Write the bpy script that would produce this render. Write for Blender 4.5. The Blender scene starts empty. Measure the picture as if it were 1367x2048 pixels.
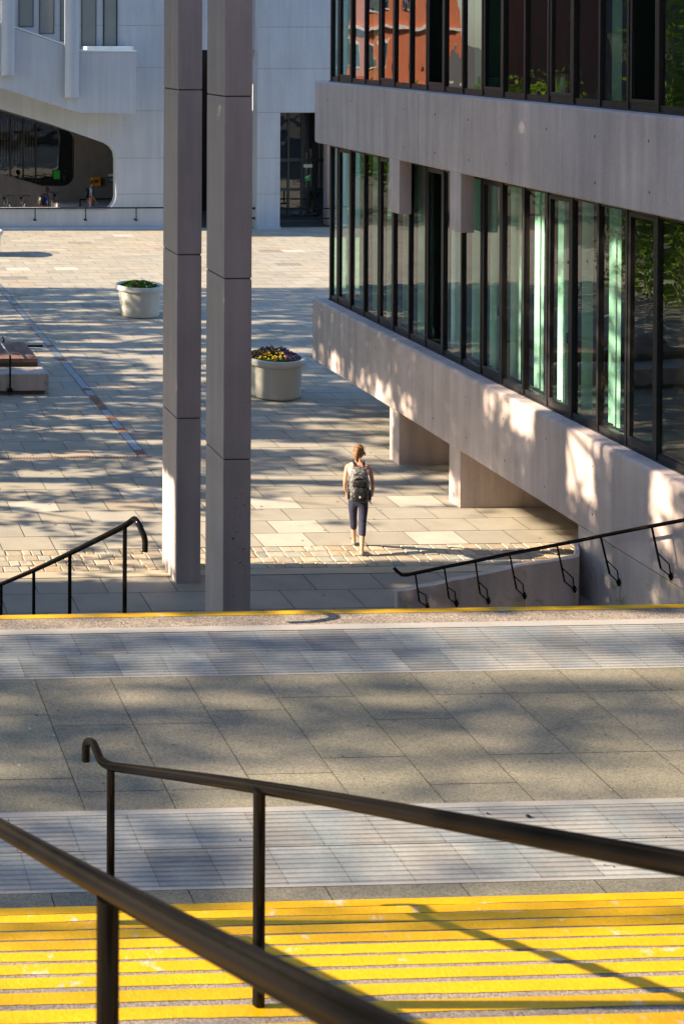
import bpy, bmesh, math, random
from mathutils import Vector, Matrix, geometry, noise
random.seed(7)
SC = bpy.context.scene
COL = SC.collection

# ------------------------------------------------------------------ camera
CAM_H = 8.2
YAW, PITCH, ROLL = 0.0401721, 0.0114940, 0.00060953
cy, sy = math.cos(YAW), math.sin(YAW)
fwd = Vector((sy*math.cos(PITCH), cy*math.cos(PITCH), -math.sin(PITCH)))
rgt = Vector((cy, -sy, 0)); upv = rgt.cross(fwd)
r2 = rgt*math.cos(ROLL)+upv*math.sin(ROLL); u2 = -rgt*math.sin(ROLL)+upv*math.cos(ROLL)
cam = bpy.data.cameras.new('camera'); camo = bpy.data.objects.new('camera', cam); COL.objects.link(camo)
camo.matrix_world = Matrix(((r2.x, u2.x, -fwd.x, 0), (r2.y, u2.y, -fwd.y, 0), (r2.z, u2.z, -fwd.z, CAM_H), (0, 0, 0, 1)))
cam.sensor_fit = 'VERTICAL'; cam.sensor_height = 36; cam.sensor_width = 24
cam.lens = 2800.05/2048*36
cam.shift_x = (683.5+325.03)/2048; cam.shift_y = -(1024-87.47)/2048
cam.clip_end = 1000; cam.clip_start = 0.05
cam.dof.use_dof = True; cam.dof.focus_distance = 19; cam.dof.aperture_fstop = 7.5
SC.camera = camo

# ------------------------------------------------------------------ light
SUN_EL, SUN_AZ = math.radians(26), math.radians(272.3)
w = bpy.data.worlds.new('World'); SC.world = w; w.use_nodes = True
nt = w.node_tree; bg = nt.nodes['Background']
sky = nt.nodes.new('ShaderNodeTexSky'); sky.sky_type = 'NISHITA'; sky.sun_disc = False
sky.sun_elevation = SUN_EL; sky.sun_rotation = SUN_AZ; sky.air_density = 1.0; sky.dust_density = 0.6; sky.ozone_density = 1.3
tn = nt.nodes.new('ShaderNodeVectorMath'); tn.operation = 'MULTIPLY'; tn.inputs[1].default_value = (0.86, 0.99, 1.13)
nt.links.new(sky.outputs[0], tn.inputs[0]); nt.links.new(tn.outputs[0], bg.inputs[0]); bg.inputs[1].default_value = 0.095
sl = bpy.data.lights.new('sun', 'SUN'); so = bpy.data.objects.new('sun', sl); COL.objects.link(so)
sl.energy = 5.0; sl.angle = math.radians(0.5); sl.color = (1.0, 0.80, 0.57)
sdir = Vector((math.sin(SUN_AZ)*math.cos(SUN_EL), math.cos(SUN_AZ)*math.cos(SUN_EL), math.sin(SUN_EL)))
so.rotation_euler = sdir.to_track_quat('Z', 'Y').to_euler(); so.location = (0, 0, 30)
SC.view_settings.view_transform = 'Standard'; SC.view_settings.look = 'None'
SC.view_settings.exposure = 1.58; SC.view_settings.gamma = 1.0
SC.cycles.max_bounces = 10; SC.cycles.transparent_max_bounces = 16; SC.cycles.sample_clamp_indirect = 6
SC.cycles.use_denoising = True

# ------------------------------------------------------------------ helpers
def wp(u, v, Y):
    "point on the vertical plane at distance Y seen at photograph pixel u, v"
    d = r2*((u+325.03)/2800.05) + u2*(-(v-87.47)/2800.05) + fwd
    t = Y/d.y
    return Vector((d.x*t, Y, CAM_H+d.z*t))
def gp(u, v, z=0.0):
    d = r2*((u+325.03)/2800.05) + u2*(-(v-87.47)/2800.05) + fwd
    t = (z-CAM_H)/d.z
    return Vector((d.x*t, d.y*t, z))

def tag(o, label=None, cat=None, group=None, kind=None):
    if label: o['label'] = label
    if cat: o['category'] = cat
    if group: o['group'] = group
    if kind: o['kind'] = kind
    return o
def empty(name, loc, label, cat, group=None):
    o = bpy.data.objects.new(name, None); COL.objects.link(o); o.location = loc
    o.empty_display_size = 0.2
    return tag(o, label, cat, group)

class MB:
    def __init__(s): s.v = []; s.f = []; s.m = []; s.c = []; s.sm = []
    def face(s, pts, m=0, c=None, smooth=False):
        n = len(s.v); s.v += [tuple(p) for p in pts]; s.f.append(tuple(range(n, n+len(pts)))); s.m.append(m); s.c.append(c); s.sm.append(smooth)
    def mesh(s, vs, fs, m=0, smooth=False, c=None):
        n = len(s.v); s.v += [tuple(p) for p in vs]
        for f in fs: s.f.append(tuple(n+i for i in f)); s.m.append(m); s.c.append(c); s.sm.append(smooth)
    def box(s, a, b, m=0, c=None):
        x0, y0, z0 = a; x1, y1, z1 = b
        vs = [(x0,y0,z0),(x1,y0,z0),(x1,y1,z0),(x0,y1,z0),(x0,y0,z1),(x1,y0,z1),(x1,y1,z1),(x0,y1,z1)]
        s.mesh(vs, [(0,3,2,1),(4,5,6,7),(0,1,5,4),(1,2,6,5),(2,3,7,6),(3,0,4,7)], m, False, c)
    def bbox(s, a, b, r=0.01, m=0, c=None):
        "box with bevelled edges"
        bm = bmesh.new(); bmesh.ops.create_cube(bm, size=1)
        for v in bm.verts: v.co = Vector([(a[i]+b[i])/2+v.co[i]*(b[i]-a[i]) for i in range(3)])
        bmesh.ops.bevel(bm, geom=bm.edges[:], offset=r, segments=2, affect='EDGES', profile=0.6)
        bm.verts.ensure_lookup_table(); bm.verts.index_update()
        s.mesh([v.co.copy() for v in bm.verts], [[v.index for v in f.verts] for f in bm.faces], m, False, c); bm.free()
    def tube(s, path, r, n=12, m=0, cap=True, smooth=True):
        path = [Vector(p) for p in path]; rs = r if isinstance(r, (list, tuple)) else [r]*len(path)
        rings = []; prev = None
        for i, p in enumerate(path):
            t = (path[min(i+1, len(path)-1)]-path[max(i-1, 0)]).normalized()
            if prev is None:
                a = t.cross(Vector((0, 0, 1)));
                if a.length < 1e-3: a = t.cross(Vector((0, 1, 0)))
                a.normalize()
            else:
                a = prev-t*prev.dot(t); a.normalize()
            prev = a; b = t.cross(a)
            rings.append([p+(a*math.cos(2*math.pi*k/n)+b*math.sin(2*math.pi*k/n))*rs[i] for k in range(n)])
        vs = [q for R in rings for q in R]; fs = []
        for i in range(len(path)-1):
            for k in range(n): fs.append((i*n+k, i*n+(k+1) % n, (i+1)*n+(k+1) % n, (i+1)*n+k))
        s.mesh(vs, fs, m, smooth)
        if cap:
            s.face(rings[0][::-1], m); s.face(rings[-1], m)
    def lathe(s, prof, n=48, m=0, c=(0, 0), smooth=True):
        vs = []; fs = []
        for (r, z) in prof:
            for k in range(n):
                a = 2*math.pi*k/n; vs.append((c[0]+r*math.cos(a), c[1]+r*math.sin(a), z))
        for i in range(len(prof)-1):
            for k in range(n): fs.append((i*n+k, i*n+(k+1) % n, (i+1)*n+(k+1) % n, (i+1)*n+k))
        s.mesh(vs, fs, m, smooth)
    def plateY(s, outer, y0, y1, holes=(), m=0):
        "plate in X-Z outline, thickness y0..y1, with holes"
        polys = [[Vector((x, z, 0)) for x, z in outer]]+[[Vector((x, z, 0)) for x, z in h] for h in holes]
        tri = geometry.tessellate_polygon(polys); pts = [p for P in polys for p in P]
        n = len(pts)
        vs = [(p.x, y0, p.y) for p in pts]+[(p.x, y1, p.y) for p in pts]
        fs = [tuple(t) for t in tri]+[tuple(n+i for i in reversed(t)) for t in tri]
        k = 0
        for P in polys:
            L = len(P)
            for i in range(L): fs.append((k+i, k+(i+1) % L, n+k+(i+1) % L, n+k+i))
            k += L
        s.mesh(vs, fs, m)
    def prismZ(s, outline, z0, z1, m=0, smooth=False):
        n = len(outline)
        vs = [(x, y, z0) for x, y in outline]+[(x, y, z1) for x, y in outline]
        s.mesh(vs, [tuple(range(n))[::-1], tuple(range(n, 2*n))], m)
        s.mesh(vs, [(i, (i+1) % n, n+(i+1) % n, n+i) for i in range(n)], m, smooth)
    def build(s, name, mats, parent=None, recalc=True):
        me = bpy.data.meshes.new(name)
        off = Vector((0, 0, 0)); p = parent
        while p is not None: off += p.location; p = p.parent
        me.from_pydata([tuple(Vector(v)-off) for v in s.v], [], s.f)
        if not isinstance(mats, (list, tuple)): mats = [mats]
        for mm in mats: me.materials.append(mm)
        for i, pl in enumerate(me.polygons): pl.material_index = s.m[i]; pl.use_smooth = s.sm[i]
        if any(c is not None for c in s.c):
            at = me.color_attributes.new('Col', 'FLOAT_COLOR', 'CORNER')
            for i, pl in enumerate(me.polygons):
                c = s.c[i] or (1, 1, 1)
                for li in pl.loop_indices: at.data[li].color = (c[0], c[1], c[2], 1)
        if recalc:
            bm = bmesh.new(); bm.from_mesh(me); bmesh.ops.recalc_face_normals(bm, faces=bm.faces); bm.to_mesh(me); bm.free()
        me.update()
        o = bpy.data.objects.new(name, me); COL.objects.link(o)
        if parent: o.parent = parent
        return o

def copy_tree(o, parent=None):
    c = o.copy(); COL.objects.link(c)
    if parent is not None: c.parent = parent
    for ch in [x for x in KIDS.get(o.name, [])]: copy_tree(ch, c)
    return c
KIDS = {}
def index_kids():
    KIDS.clear()
    for o in COL.objects:
        if o.parent: KIDS.setdefault(o.parent.name, []).append(o)

# ------------------------------------------------------------------ materials
def mat(name, base, rough=0.8, var=0.12, scale=3.0, fine=60.0, finevar=0.08, bump=0.15, bumpscale=40.0, streak=0.0, metallic=0.0,
        spec=0.4, attr=False, stain=None, stainamt=0.0, spots=None, coat=0.0, tint2=None):
    m = bpy.data.materials.new(name); m.use_nodes = True; nt = m.node_tree; N = nt.nodes; L = nt.links
    b = N['Principled BSDF']; b.inputs['Roughness'].default_value = rough; b.inputs['Metallic'].default_value = metallic
    b.inputs['Specular IOR Level'].default_value = spec; b.inputs['Coat Weight'].default_value = coat
    tc = N.new('ShaderNodeTexCoord')
    def noise_tex(sc, detail=4, rough_=0.55, vec=None):
        n = N.new('ShaderNodeTexNoise'); n.inputs['Scale'].default_value = sc; n.inputs['Detail'].default_value = detail; n.inputs['Roughness'].default_value = rough_
        L.new(vec or tc.outputs['Object'], n.inputs['Vector']); return n.outputs['Fac']
    def mult(col, fac_out, amt):
        mr = N.new('ShaderNodeMapRange'); mr.inputs[1].default_value = 0.25; mr.inputs[2].default_value = 0.75
        mr.inputs[3].default_value = 1-amt; mr.inputs[4].default_value = 1+amt; L.new(fac_out, mr.inputs[0])
        mx = N.new('ShaderNodeVectorMath'); mx.operation = 'SCALE'; L.new(col, mx.inputs[0]); L.new(mr.outputs[0], mx.inputs['Scale'])
        return mx.outputs[0]
    if attr:
        a = N.new('ShaderNodeVertexColor'); a.layer_name = 'Col'
        mx = N.new('ShaderNodeMix'); mx.data_type = 'RGBA'; mx.blend_type = 'MULTIPLY'; mx.inputs['Factor'].default_value = 1
        mx.inputs['A'].default_value = (*base, 1); L.new(a.outputs[0], mx.inputs['B']); col = mx.outputs['Result']
    else:
        rgb = N.new('ShaderNodeRGB'); rgb.outputs[0].default_value = (*base, 1); col = rgb.outputs[0]
    if tint2:
        mx = N.new('ShaderNodeMix'); mx.data_type = 'RGBA'; L.new(col, mx.inputs['A']); mx.inputs['B'].default_value = (*tint2, 1)
        cr = N.new('ShaderNodeMapRange'); cr.inputs[1].default_value = 0.4; cr.inputs[2].default_value = 0.65; L.new(noise_tex(scale*0.6, 3), cr.inputs[0])
        L.new(cr.outputs[0], mx.inputs['Factor']); col = mx.outputs['Result']
    if var: col = mult(col, noise_tex(scale), var)
    if finevar: col = mult(col, noise_tex(fine, 2, 0.7), finevar)
    if streak:
        mp = N.new('ShaderNodeMapping'); mp.inputs['Scale'].default_value = (1, 1, 0.07); L.new(tc.outputs['Object'], mp.inputs[0])
        col = mult(col, noise_tex(5.0, 4, 0.6, mp.outputs[0]), streak)
    if stain:
        mx = N.new('ShaderNodeMix'); mx.data_type = 'RGBA'; L.new(col, mx.inputs['A']); mx.inputs['B'].default_value = (*stain, 1)
        cr = N.new('ShaderNodeMapRange'); cr.inputs[1].default_value = 0.62-stainamt*0.2; cr.inputs[2].default_value = 0.72; L.new(noise_tex(scale*2.3, 6, 0.65), cr.inputs[0])
        L.new(cr.outputs[0], mx.inputs['Factor']); col = mx.outputs['Result']
    if spots:
        mx = N.new('ShaderNodeMix'); mx.data_type = 'RGBA'; L.new(col, mx.inputs['A']); mx.inputs['B'].default_value = (*spots, 1)
        cr = N.new('ShaderNodeMapRange'); cr.inputs[1].default_value = 0.60; cr.inputs[2].default_value = 0.66; L.new(noise_tex(130, 2, 0.5), cr.inputs[0])
        L.new(cr.outputs[0], mx.inputs['Factor']); col = mx.outputs['Result']
    L.new(col, b.inputs['Base Color'])
    if bump:
        bp = N.new('ShaderNodeBump'); bp.inputs['Strength'].default_value = bump; bp.inputs['Distance'].default_value = 0.01
        L.new(noise_tex(bumpscale, 5, 0.6), bp.inputs['Height']); L.new(bp.outputs[0], b.inputs['Normal'])
    return m

M = {}
M['conc'] = mat('pink_concrete', (0.53, 0.45, 0.425), 0.85, var=0.12, scale=1.1, fine=25, finevar=0.06, streak=0.20, bump=0.25, bumpscale=30)
M['conc_low'] = mat('stained_concrete', (0.49, 0.425, 0.39), 0.85, var=0.14, scale=1.6, fine=25, finevar=0.06, streak=0.16, bump=0.3, bumpscale=30, stain=(0.27, 0.25, 0.15), stainamt=0.25)
M['col'] = mat('column_concrete', (0.42, 0.37, 0.37), 0.8, var=0.10, scale=1.2, fine=35, finevar=0.05, streak=0.12, bump=0.15, bumpscale=60)
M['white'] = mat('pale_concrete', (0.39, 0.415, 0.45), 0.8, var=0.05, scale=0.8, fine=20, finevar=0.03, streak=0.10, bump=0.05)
M['joint'] = mat('dark_joint', (0.10, 0.09, 0.08), 0.9, var=0.1, bump=0)
M['hole'] = mat('bolt_hole', (0.12, 0.09, 0.08), 0.9, var=0.0, finevar=0, bump=0)
M['slab'] = mat('paving_slab', (0.37, 0.345, 0.285), 0.75, var=0.12, stain=(.20, .185, .155), stainamt=-.25, scale=2.2, fine=90, finevar=0.10, bump=0.2, bumpscale=120, attr=True)
M['base'] = mat('bedding', (0.10, 0.09, 0.075), 0.95, var=0.15, bump=0.1)
M['sett'] = mat('stone_sett', (0.43, 0.375, 0.285), 0.8, var=0.15, scale=9, fine=60, finevar=0.12, bump=0.5, bumpscale=45, attr=True)
M['land'] = mat('landing_slab', (0.245, 0.235, 0.185), 0.85, var=0.10, scale=1.5, fine=75, finevar=0.45, bump=0.4, bumpscale=110, attr=True)
M['tact'] = mat('corduroy_paving', (0.35, 0.355, 0.345), 0.8, var=0.16, scale=3.5, fine=30, finevar=0.10, bump=0.2, bumpscale=60, attr=True, tint2=(0.25, 0.285, 0.30))
M['aggr'] = mat('exposed_aggregate', (0.31, 0.265, 0.22), 0.9, var=0.12, scale=4, fine=65, finevar=0.8, bump=0.8, bumpscale=90)
M['aggr2'] = mat('aggregate_tread', (0.29, 0.25, 0.21), 0.9, var=0.15, scale=5, fine=90, finevar=0.6, bump=0.7, bumpscale=120)
M['pale'] = mat('pale_mortar', (0.40, 0.39, 0.37), 0.85, var=0.08, fine=60, finevar=0.08, bump=0.2)
M['yellow'] = mat('yellow_paint', (0.72, 0.41, 0.001), 0.5, var=0.12, scale=2.5, fine=40, finevar=0.08, bump=0.35, bumpscale=50, stain=(0.62, 0.58, 0.5), stainamt=0.03)
M['black'] = mat('black_steel', (0.006, 0.0055, 0.0055), 0.13, var=0.1, scale=8, fine=90, finevar=0.1, bump=0.0, spec=0.06, coat=0.0)
def rail_mat():
    m = bpy.data.materials.new('gloss_black_paint'); m.use_nodes = True; nt = m.node_tree; N = nt.nodes; L = nt.links
    for n in list(N): N.remove(n)
    out = N.new('ShaderNodeOutputMaterial'); d = N.new('ShaderNodeBsdfDiffuse'); d.inputs[0].default_value = (.006, .0055, .0055, 1)
    g = N.new('ShaderNodeBsdfGlossy'); g.inputs['Roughness'].default_value = .12; g.inputs[0].default_value = (.95, .9, .88, 1)
    mx = N.new('ShaderNodeMixShader'); fr = N.new('ShaderNodeFresnel'); fr.inputs[0].default_value = 1.35
    ma = N.new('ShaderNodeMath'); ma.operation = 'MULTIPLY_ADD'; ma.inputs[1].default_value = .17; ma.inputs[2].default_value = .016
    L.new(fr.outputs[0], ma.inputs[0]); L.new(ma.outputs[0], mx.inputs[0]); L.new(d.outputs[0], mx.inputs[1]); L.new(g.outputs[0], mx.inputs[2])
    tc = N.new('ShaderNodeTexCoord'); no = N.new('ShaderNodeTexNoise'); no.inputs['Scale'].default_value = 25; L.new(tc.outputs['Object'], no.inputs['Vector'])
    bp = N.new('ShaderNodeBump'); bp.inputs['Strength'].default_value = .12; bp.inputs['Distance'].default_value = .004; L.new(no.outputs['Fac'], bp.inputs['Height']); L.new(bp.outputs[0], g.inputs['Normal'])
    L.new(mx.outputs[0], out.inputs[0]); return m
M['black'] = rail_mat()
M['frame'] = mat('black_aluminium', (0.022, 0.022, 0.024), 0.32, var=0.1, fine=40, finevar=0.1, bump=0.02, spec=0.5)
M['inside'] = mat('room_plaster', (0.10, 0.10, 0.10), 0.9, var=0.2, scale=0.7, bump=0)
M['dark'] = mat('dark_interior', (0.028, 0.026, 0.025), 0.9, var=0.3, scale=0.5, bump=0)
M['blind'] = mat('mint_blind', (0.78, 0.90, 0.86), 0.6, var=0.03, fine=30, finevar=0.02, bump=0)
M['planter'] = mat('planter_grp', (0.50, 0.50, 0.46), 0.55, var=0.04, scale=3, fine=40, finevar=0.03, streak=0.05, bump=0.05)
M['soil'] = mat('soil', (0.05, 0.035, 0.02), 1.0, bump=0.5)
M['steel'] = mat('galvanised_channel', (0.36, 0.42, 0.47), 0.45, var=0.2, scale=8, metallic=0.6, bump=0.1)
M['rust'] = mat('rusty_cover', (0.26, 0.12, 0.07), 0.8, var=0.3, scale=8, bump=0.3)
M['tile'] = mat('red_brown_tile', (0.23, 0.135, 0.105), 0.7, var=0.15, scale=3, bump=0.2, attr=True)
M['brick'] = mat('red_brick', (0.68, 0.19, 0.08), 0.85, var=0.1, bump=0)
M['winwhite'] = mat('white_frame', (0.8, 0.8, 0.8), 0.5, var=0, finevar=0, bump=0)
M['skin'] = mat('skin', (0.62, 0.33, 0.22), 0.5, var=0.05, bump=0)
M['hair'] = mat('light_brown_hair', (0.22, 0.11, 0.045), 0.5, var=0.3, scale=30, fine=150, finevar=0.3, bump=0.4, bumpscale=120)
M['hairdark'] = mat('dark_hair', (0.02, 0.015, 0.012), 0.5, bump=0)
M['top'] = mat('white_cotton', (0.80, 0.82, 0.88), 0.8, var=0.06, scale=15, bump=0.2)
M['navy'] = mat('navy_cotton', (0.03, 0.035, 0.075), 0.8, var=0.25, scale=20, bump=1.0, bumpscale=22)
M['pack'] = mat('black_nylon', (0.022, 0.022, 0.025), 0.4, var=0.5, scale=14, fine=60, finevar=0.2, bump=0.8, bumpscale=16, stain=(.22, .22, .23), stainamt=.35)
M['packgrey'] = mat('grey_nylon', (0.20, 0.21, 0.22), 0.5, var=0.4, scale=34, bump=0.8, bumpscale=14, tint2=(.03, .03, .033), )
M['shoe'] = mat('beige_shoe', (0.30, 0.25, 0.20), 0.7, bump=0)
M['pink'] = mat('pink_cotton', (0.60, 0.27, 0.36), 0.8, bump=0.1)
M['lightblue'] = mat('light_blue_cotton', (0.42, 0.52, 0.68), 0.8, bump=0.1)
M['bluejacket'] = mat('blue_jacket', (0.02, 0.035, 0.12), 0.7, bump=0.1)
M['rubber'] = mat('rubber', (0.015, 0.015, 0.015), 0.8, bump=0)
M['chrome'] = mat('silver_rim', (0.5, 0.52, 0.55), 0.35, metallic=0.8, bump=0)
M['redp'] = mat('red_plastic', (0.5, 0.02, 0.02), 0.4, bump=0)
M['green'] = mat('green_poster', (0.03, 0.45, 0.05), 0.6, var=0.1, bump=0)
M['yel2'] = mat('yellow_enamel', (0.7, 0.36, 0.01), 0.5, bump=0)
M['signdark'] = mat('dark_teal_panel', (0.03, 0.07, 0.09), 0.5, bump=0)
M['bark'] = mat('bark', (0.10, 0.08, 0.06), 0.9, var=0.3, scale=6, bump=0.6, bumpscale=12)
M['rustrun'] = mat('rust_run', (0.42, 0.24, 0.10), 0.85, var=0.2, scale=20, bump=0)
M['paper'] = mat('paper', (0.75, 0.78, 0.72), 0.8, bump=0)
M['wood'] = mat('wooden_stretcher', (0.45, 0.28, 0.12), 0.6, bump=0)

def leaf_mat(name, c1, c2, trans=0.5):
    m = bpy.data.materials.new(name); m.use_nodes = True; nt = m.node_tree; N = nt.nodes; L = nt.links
    for n in list(N): N.remove(n)
    out = N.new('ShaderNodeOutputMaterial'); d = N.new('ShaderNodeBsdfDiffuse'); t = N.new('ShaderNodeBsdfTranslucent'); mx = N.new('ShaderNodeMixShader')
    geo = N.new('ShaderNodeNewGeometry'); cr = N.new('ShaderNodeValToRGB')
    cr.color_ramp.elements[0].color = (*c1, 1); cr.color_ramp.elements[1].color = (*c2, 1)
    L.new(geo.outputs['Random Per Island'], cr.inputs[0]); L.new(cr.outputs[0], d.inputs[0]); L.new(cr.outputs[0], t.inputs[0])
    mx.inputs[0].default_value = trans; L.new(d.outputs[0], mx.inputs[1]); L.new(t.outputs[0], mx.inputs[2]); L.new(mx.outputs[0], out.inputs[0])
    return m
M['leaf'] = leaf_mat('tree_leaf', (0.06, 0.14, 0.012), (0.24, 0.38, 0.03), 0.6)
M['plantleaf'] = leaf_mat('bedding_leaf', (0.03, 0.10, 0.012), (0.10, 0.26, 0.03), 0.3)

def glass_mat(name, tint, refl_rough=0.0, wob=0.03, base=0.10, power=1.0, dirt=0.0):
    m = bpy.data.materials.new(name); m.use_nodes = True; nt = m.node_tree; N = nt.nodes; L = nt.links
    for n in list(N): N.remove(n)
    out = N.new('ShaderNodeOutputMaterial'); tr = N.new('ShaderNodeBsdfTransparent'); gl = N.new('ShaderNodeBsdfGlossy'); mx = N.new('ShaderNodeMixShader')
    tr.inputs[0].default_value = (*tint, 1); gl.inputs['Roughness'].default_value = refl_rough; gl.inputs[0].default_value = (0.95, 0.97, 1, 1)
    fr = N.new('ShaderNodeFresnel'); fr.inputs[0].default_value = 1.6
    ma = N.new('ShaderNodeMath'); ma.operation = 'MULTIPLY_ADD'; ma.inputs[1].default_value = power; ma.inputs[2].default_value = base
    L.new(fr.outputs[0], ma.inputs[0]); ma.use_clamp = True
    L.new(ma.outputs[0], mx.inputs[0]); L.new(tr.outputs[0], mx.inputs[1]); L.new(gl.outputs[0], mx.inputs[2])
    tc = N.new('ShaderNodeTexCoord'); no = N.new('ShaderNodeTexNoise'); no.inputs['Scale'].default_value = 1.1; no.inputs['Detail'].default_value = 1.5
    L.new(tc.outputs['Object'], no.inputs['Vector']); bp = N.new('ShaderNodeBump'); bp.inputs['Strength'].default_value = 1.0; bp.inputs['Distance'].default_value = wob
    L.new(no.outputs['Fac'], bp.inputs['Height']); L.new(bp.outputs[0], gl.inputs['Normal'])
    last = mx.outputs[0]
    if dirt:
        df = N.new('ShaderNodeBsdfDiffuse'); df.inputs[0].default_value = (0.45, 0.40, 0.33, 1)
        n2 = N.new('ShaderNodeTexNoise'); n2.inputs['Scale'].default_value = 14; n2.inputs['Detail'].default_value = 7; n2.inputs['Roughness'].default_value = 0.75
        L.new(tc.outputs['Object'], n2.inputs['Vector'])
        mr = N.new('ShaderNodeMapRange'); mr.inputs[1].default_value = 0.5; mr.inputs[2].default_value = 0.8; mr.inputs[3].default_value = 0.01; mr.inputs[4].default_value = dirt
        L.new(n2.outputs['Fac'], mr.inputs[0]); m2 = N.new('ShaderNodeMixShader'); L.new(mr.outputs[0], m2.inputs[0]); L.new(last, m2.inputs[1]); L.new(df.outputs[0], m2.inputs[2]); last = m2.outputs[0]
    L.new(last, out.inputs[0]); return m
M['glass'] = glass_mat('tinted_glass', (0.66, 0.92, 0.82), wob=0.004, base=0.03, power=1.45, dirt=0.07)
M['glass_up'] = glass_mat('tinted_glass_upper', (0.62, 0.86, 0.80), wob=0.005, base=0.05, power=1.35, dirt=0.05)
M['glass_far'] = glass_mat('smoked_glass', (0.75, 0.76, 0.74), wob=0.01, base=0.02, power=.8)

# ------------------------------------------------------------------ ground
s = MB()
s.face([(-300, -200, -0.9), (400, -200, -0.9), (400, 600, -0.9), (-300, 600, -0.9)])
tag(s.build('ground', M['base']), kind='structure')
s = MB()   # bedding below the plaza slabs
s.face([(-60, 12.7, -0.014), (60, 12.7, -0.014), (60, 130, -0.014), (-60, 130, -0.014)])
tag(s.build('plaza_bedding', M['base']), kind='structure')

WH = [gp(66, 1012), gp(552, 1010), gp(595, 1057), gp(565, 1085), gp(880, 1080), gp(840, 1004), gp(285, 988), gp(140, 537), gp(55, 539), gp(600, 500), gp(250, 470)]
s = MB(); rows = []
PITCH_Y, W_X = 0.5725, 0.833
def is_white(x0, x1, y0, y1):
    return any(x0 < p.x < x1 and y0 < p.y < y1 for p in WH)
y = 21.75; k = 0
rnd = random.Random(3)
while y < 56.4:
    off = 0.0 if k % 2 == 0 else W_X/2
    off += rnd.uniform(-0.04, 0.04)
    x = 10.63-16*W_X+off+(W_X/2 if True else 0)
    x -= W_X*6
    while x < 27:
        x1 = x+W_X*rnd.choice([1, 1, 1, 1, 0.98])
        g = 0.006
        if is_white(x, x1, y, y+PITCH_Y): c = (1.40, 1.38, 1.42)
        else:
            b_ = rnd.gauss(1.0, 0.05); h = rnd.gauss(0, 0.015)
            c = (b_*(1+h), b_, b_*(1-h*1.5))
            if rnd.random() < 0.02: c = (b_*1.10, b_*1.0, b_*0.92)
            if rnd.random() < 0.02: c = (b_*0.72, b_*0.72, b_*0.74)
        dz = rnd.uniform(-0.0015, 0.0015)
        xa, xb, ya, yb = x+g, x1-g, y+g, y+PITCH_Y-g
        if xb > -6:
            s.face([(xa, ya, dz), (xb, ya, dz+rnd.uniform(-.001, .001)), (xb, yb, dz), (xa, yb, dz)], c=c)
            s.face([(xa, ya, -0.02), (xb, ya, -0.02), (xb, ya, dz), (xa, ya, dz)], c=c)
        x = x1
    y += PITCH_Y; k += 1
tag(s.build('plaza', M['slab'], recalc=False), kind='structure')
# rougher nearer slabs in front of the cobbled strip
s = MB(); y = 12.9; k = 0
while y < 20.6:
    x = -8+0.5*(k % 2)+rnd.uniform(-.1, .1)
    h_ = 0.65 if y+0.65 < 20.6 else 20.62-y
    while x < 24:
        x1 = x+1.02; b_ = rnd.gauss(0.85, 0.06)
        s.face([(x+.006, y+.006, 0), (x1-.006, y+.006, 0), (x1-.006, y+h_-.006, 0), (x+.006, y+h_-.006, 0)], c=(b_, b_*0.99, b_*0.99)); x = x1
    y += h_; k += 1
s.face([(-8, 20.63, 0.002), (24, 20.63, 0.002), (24, 20.86, 0.002), (-8, 20.86, 0.002)], c=(1.25, 1.18, 1.05))
tag(s.build('lower_pavement', M['slab'], recalc=False), kind='structure')
# cobbled strip
s = MB(); y = 20.87
for k in range(4):
    h_ = 0.215; x = -8+rnd.uniform(0, .2)
    while x < 24:
        x1 = x+rnd.uniform(0.13, 0.29); b_ = rnd.gauss(1.0, 0.10); t = rnd.gauss(0, .06)
        c = (b_*(1+t), b_, b_*(1-t))
        j = lambda: rnd.uniform(-0.008, 0.008)
        g = 0.007; z = 0.004+rnd.uniform(-.005, .006)
        P = [(x+g+j(), y+g+j(), -0.01), (x1-g+j(), y+g+j(), -0.01), (x1-g+j(), y+h_-g+j(), -0.01), (x+g+j(), y+h_-g+j(), -0.01)]
        i_ = 0.012
        Q = [(P[0][0]+i_, P[0][1]+i_, z), (P[1][0]-i_, P[1][1]+i_, z+j()), (P[2][0]-i_, P[2][1]-i_, z+j()), (P[3][0]+i_, P[3][1]-i_, z)]
        s.mesh(P+Q, [(4, 5, 6, 7), (0, 1, 5, 4), (1, 2, 6, 5), (2, 3, 7, 6), (3, 0, 4, 7)], c=c, smooth=False); x = x1
    y += h_+0.003
tag(s.build('cobbled_path', M['sett'], recalc=False), kind='structure')
s = MB(); s.face([(-8, 20.86, -0.006), (24, 20.86, -0.006), (24, 21.75, -0.006), (-8, 21.75, -0.006)])
tag(s.build('cobble_mortar', mat('sandy_mortar', (0.26, 0.22, 0.16), 0.9)), kind='structure')

# ------------------------------------------------------------------ landing and stairs
LZ = 2.9; T, RI = 0.34, 0.175
LX0, LX1 = -6.0, 11.52
s = MB(); s.box((LX0, 8.0, 0.0), (LX1, 12.40, LZ-0.012))
tag(s.build('landing_base', M['base']), kind='structure')
s = MB()
def slabq(x0, x1, y0, y1, c, z=LZ, g=0.0028):
    s.face([(x0+g, y0+g, z), (x1-g, y0+g, z), (x1-g, y1-g, z), (x0+g, y1-g, z)], c=c)
x = LX0; k = 0
while x < LX1-0.1:
    x1 = min(x+0.62, LX1); y = 9.33-0.9*rnd.choice([0.15, 0.33, 0.55, 0.75])
    while y < 11.27:
        ya, yb = max(y, 9.33), min(y+0.92, 11.27)
        b_ = rnd.gauss(1, .05)
        if yb-ya > 0.03: slabq(x, x1, ya, yb, (b_*1.02, b_, b_*rnd.uniform(.95, 1.0)))
        y += 0.92
    x = x1; k += 1
x = LX0
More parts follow.
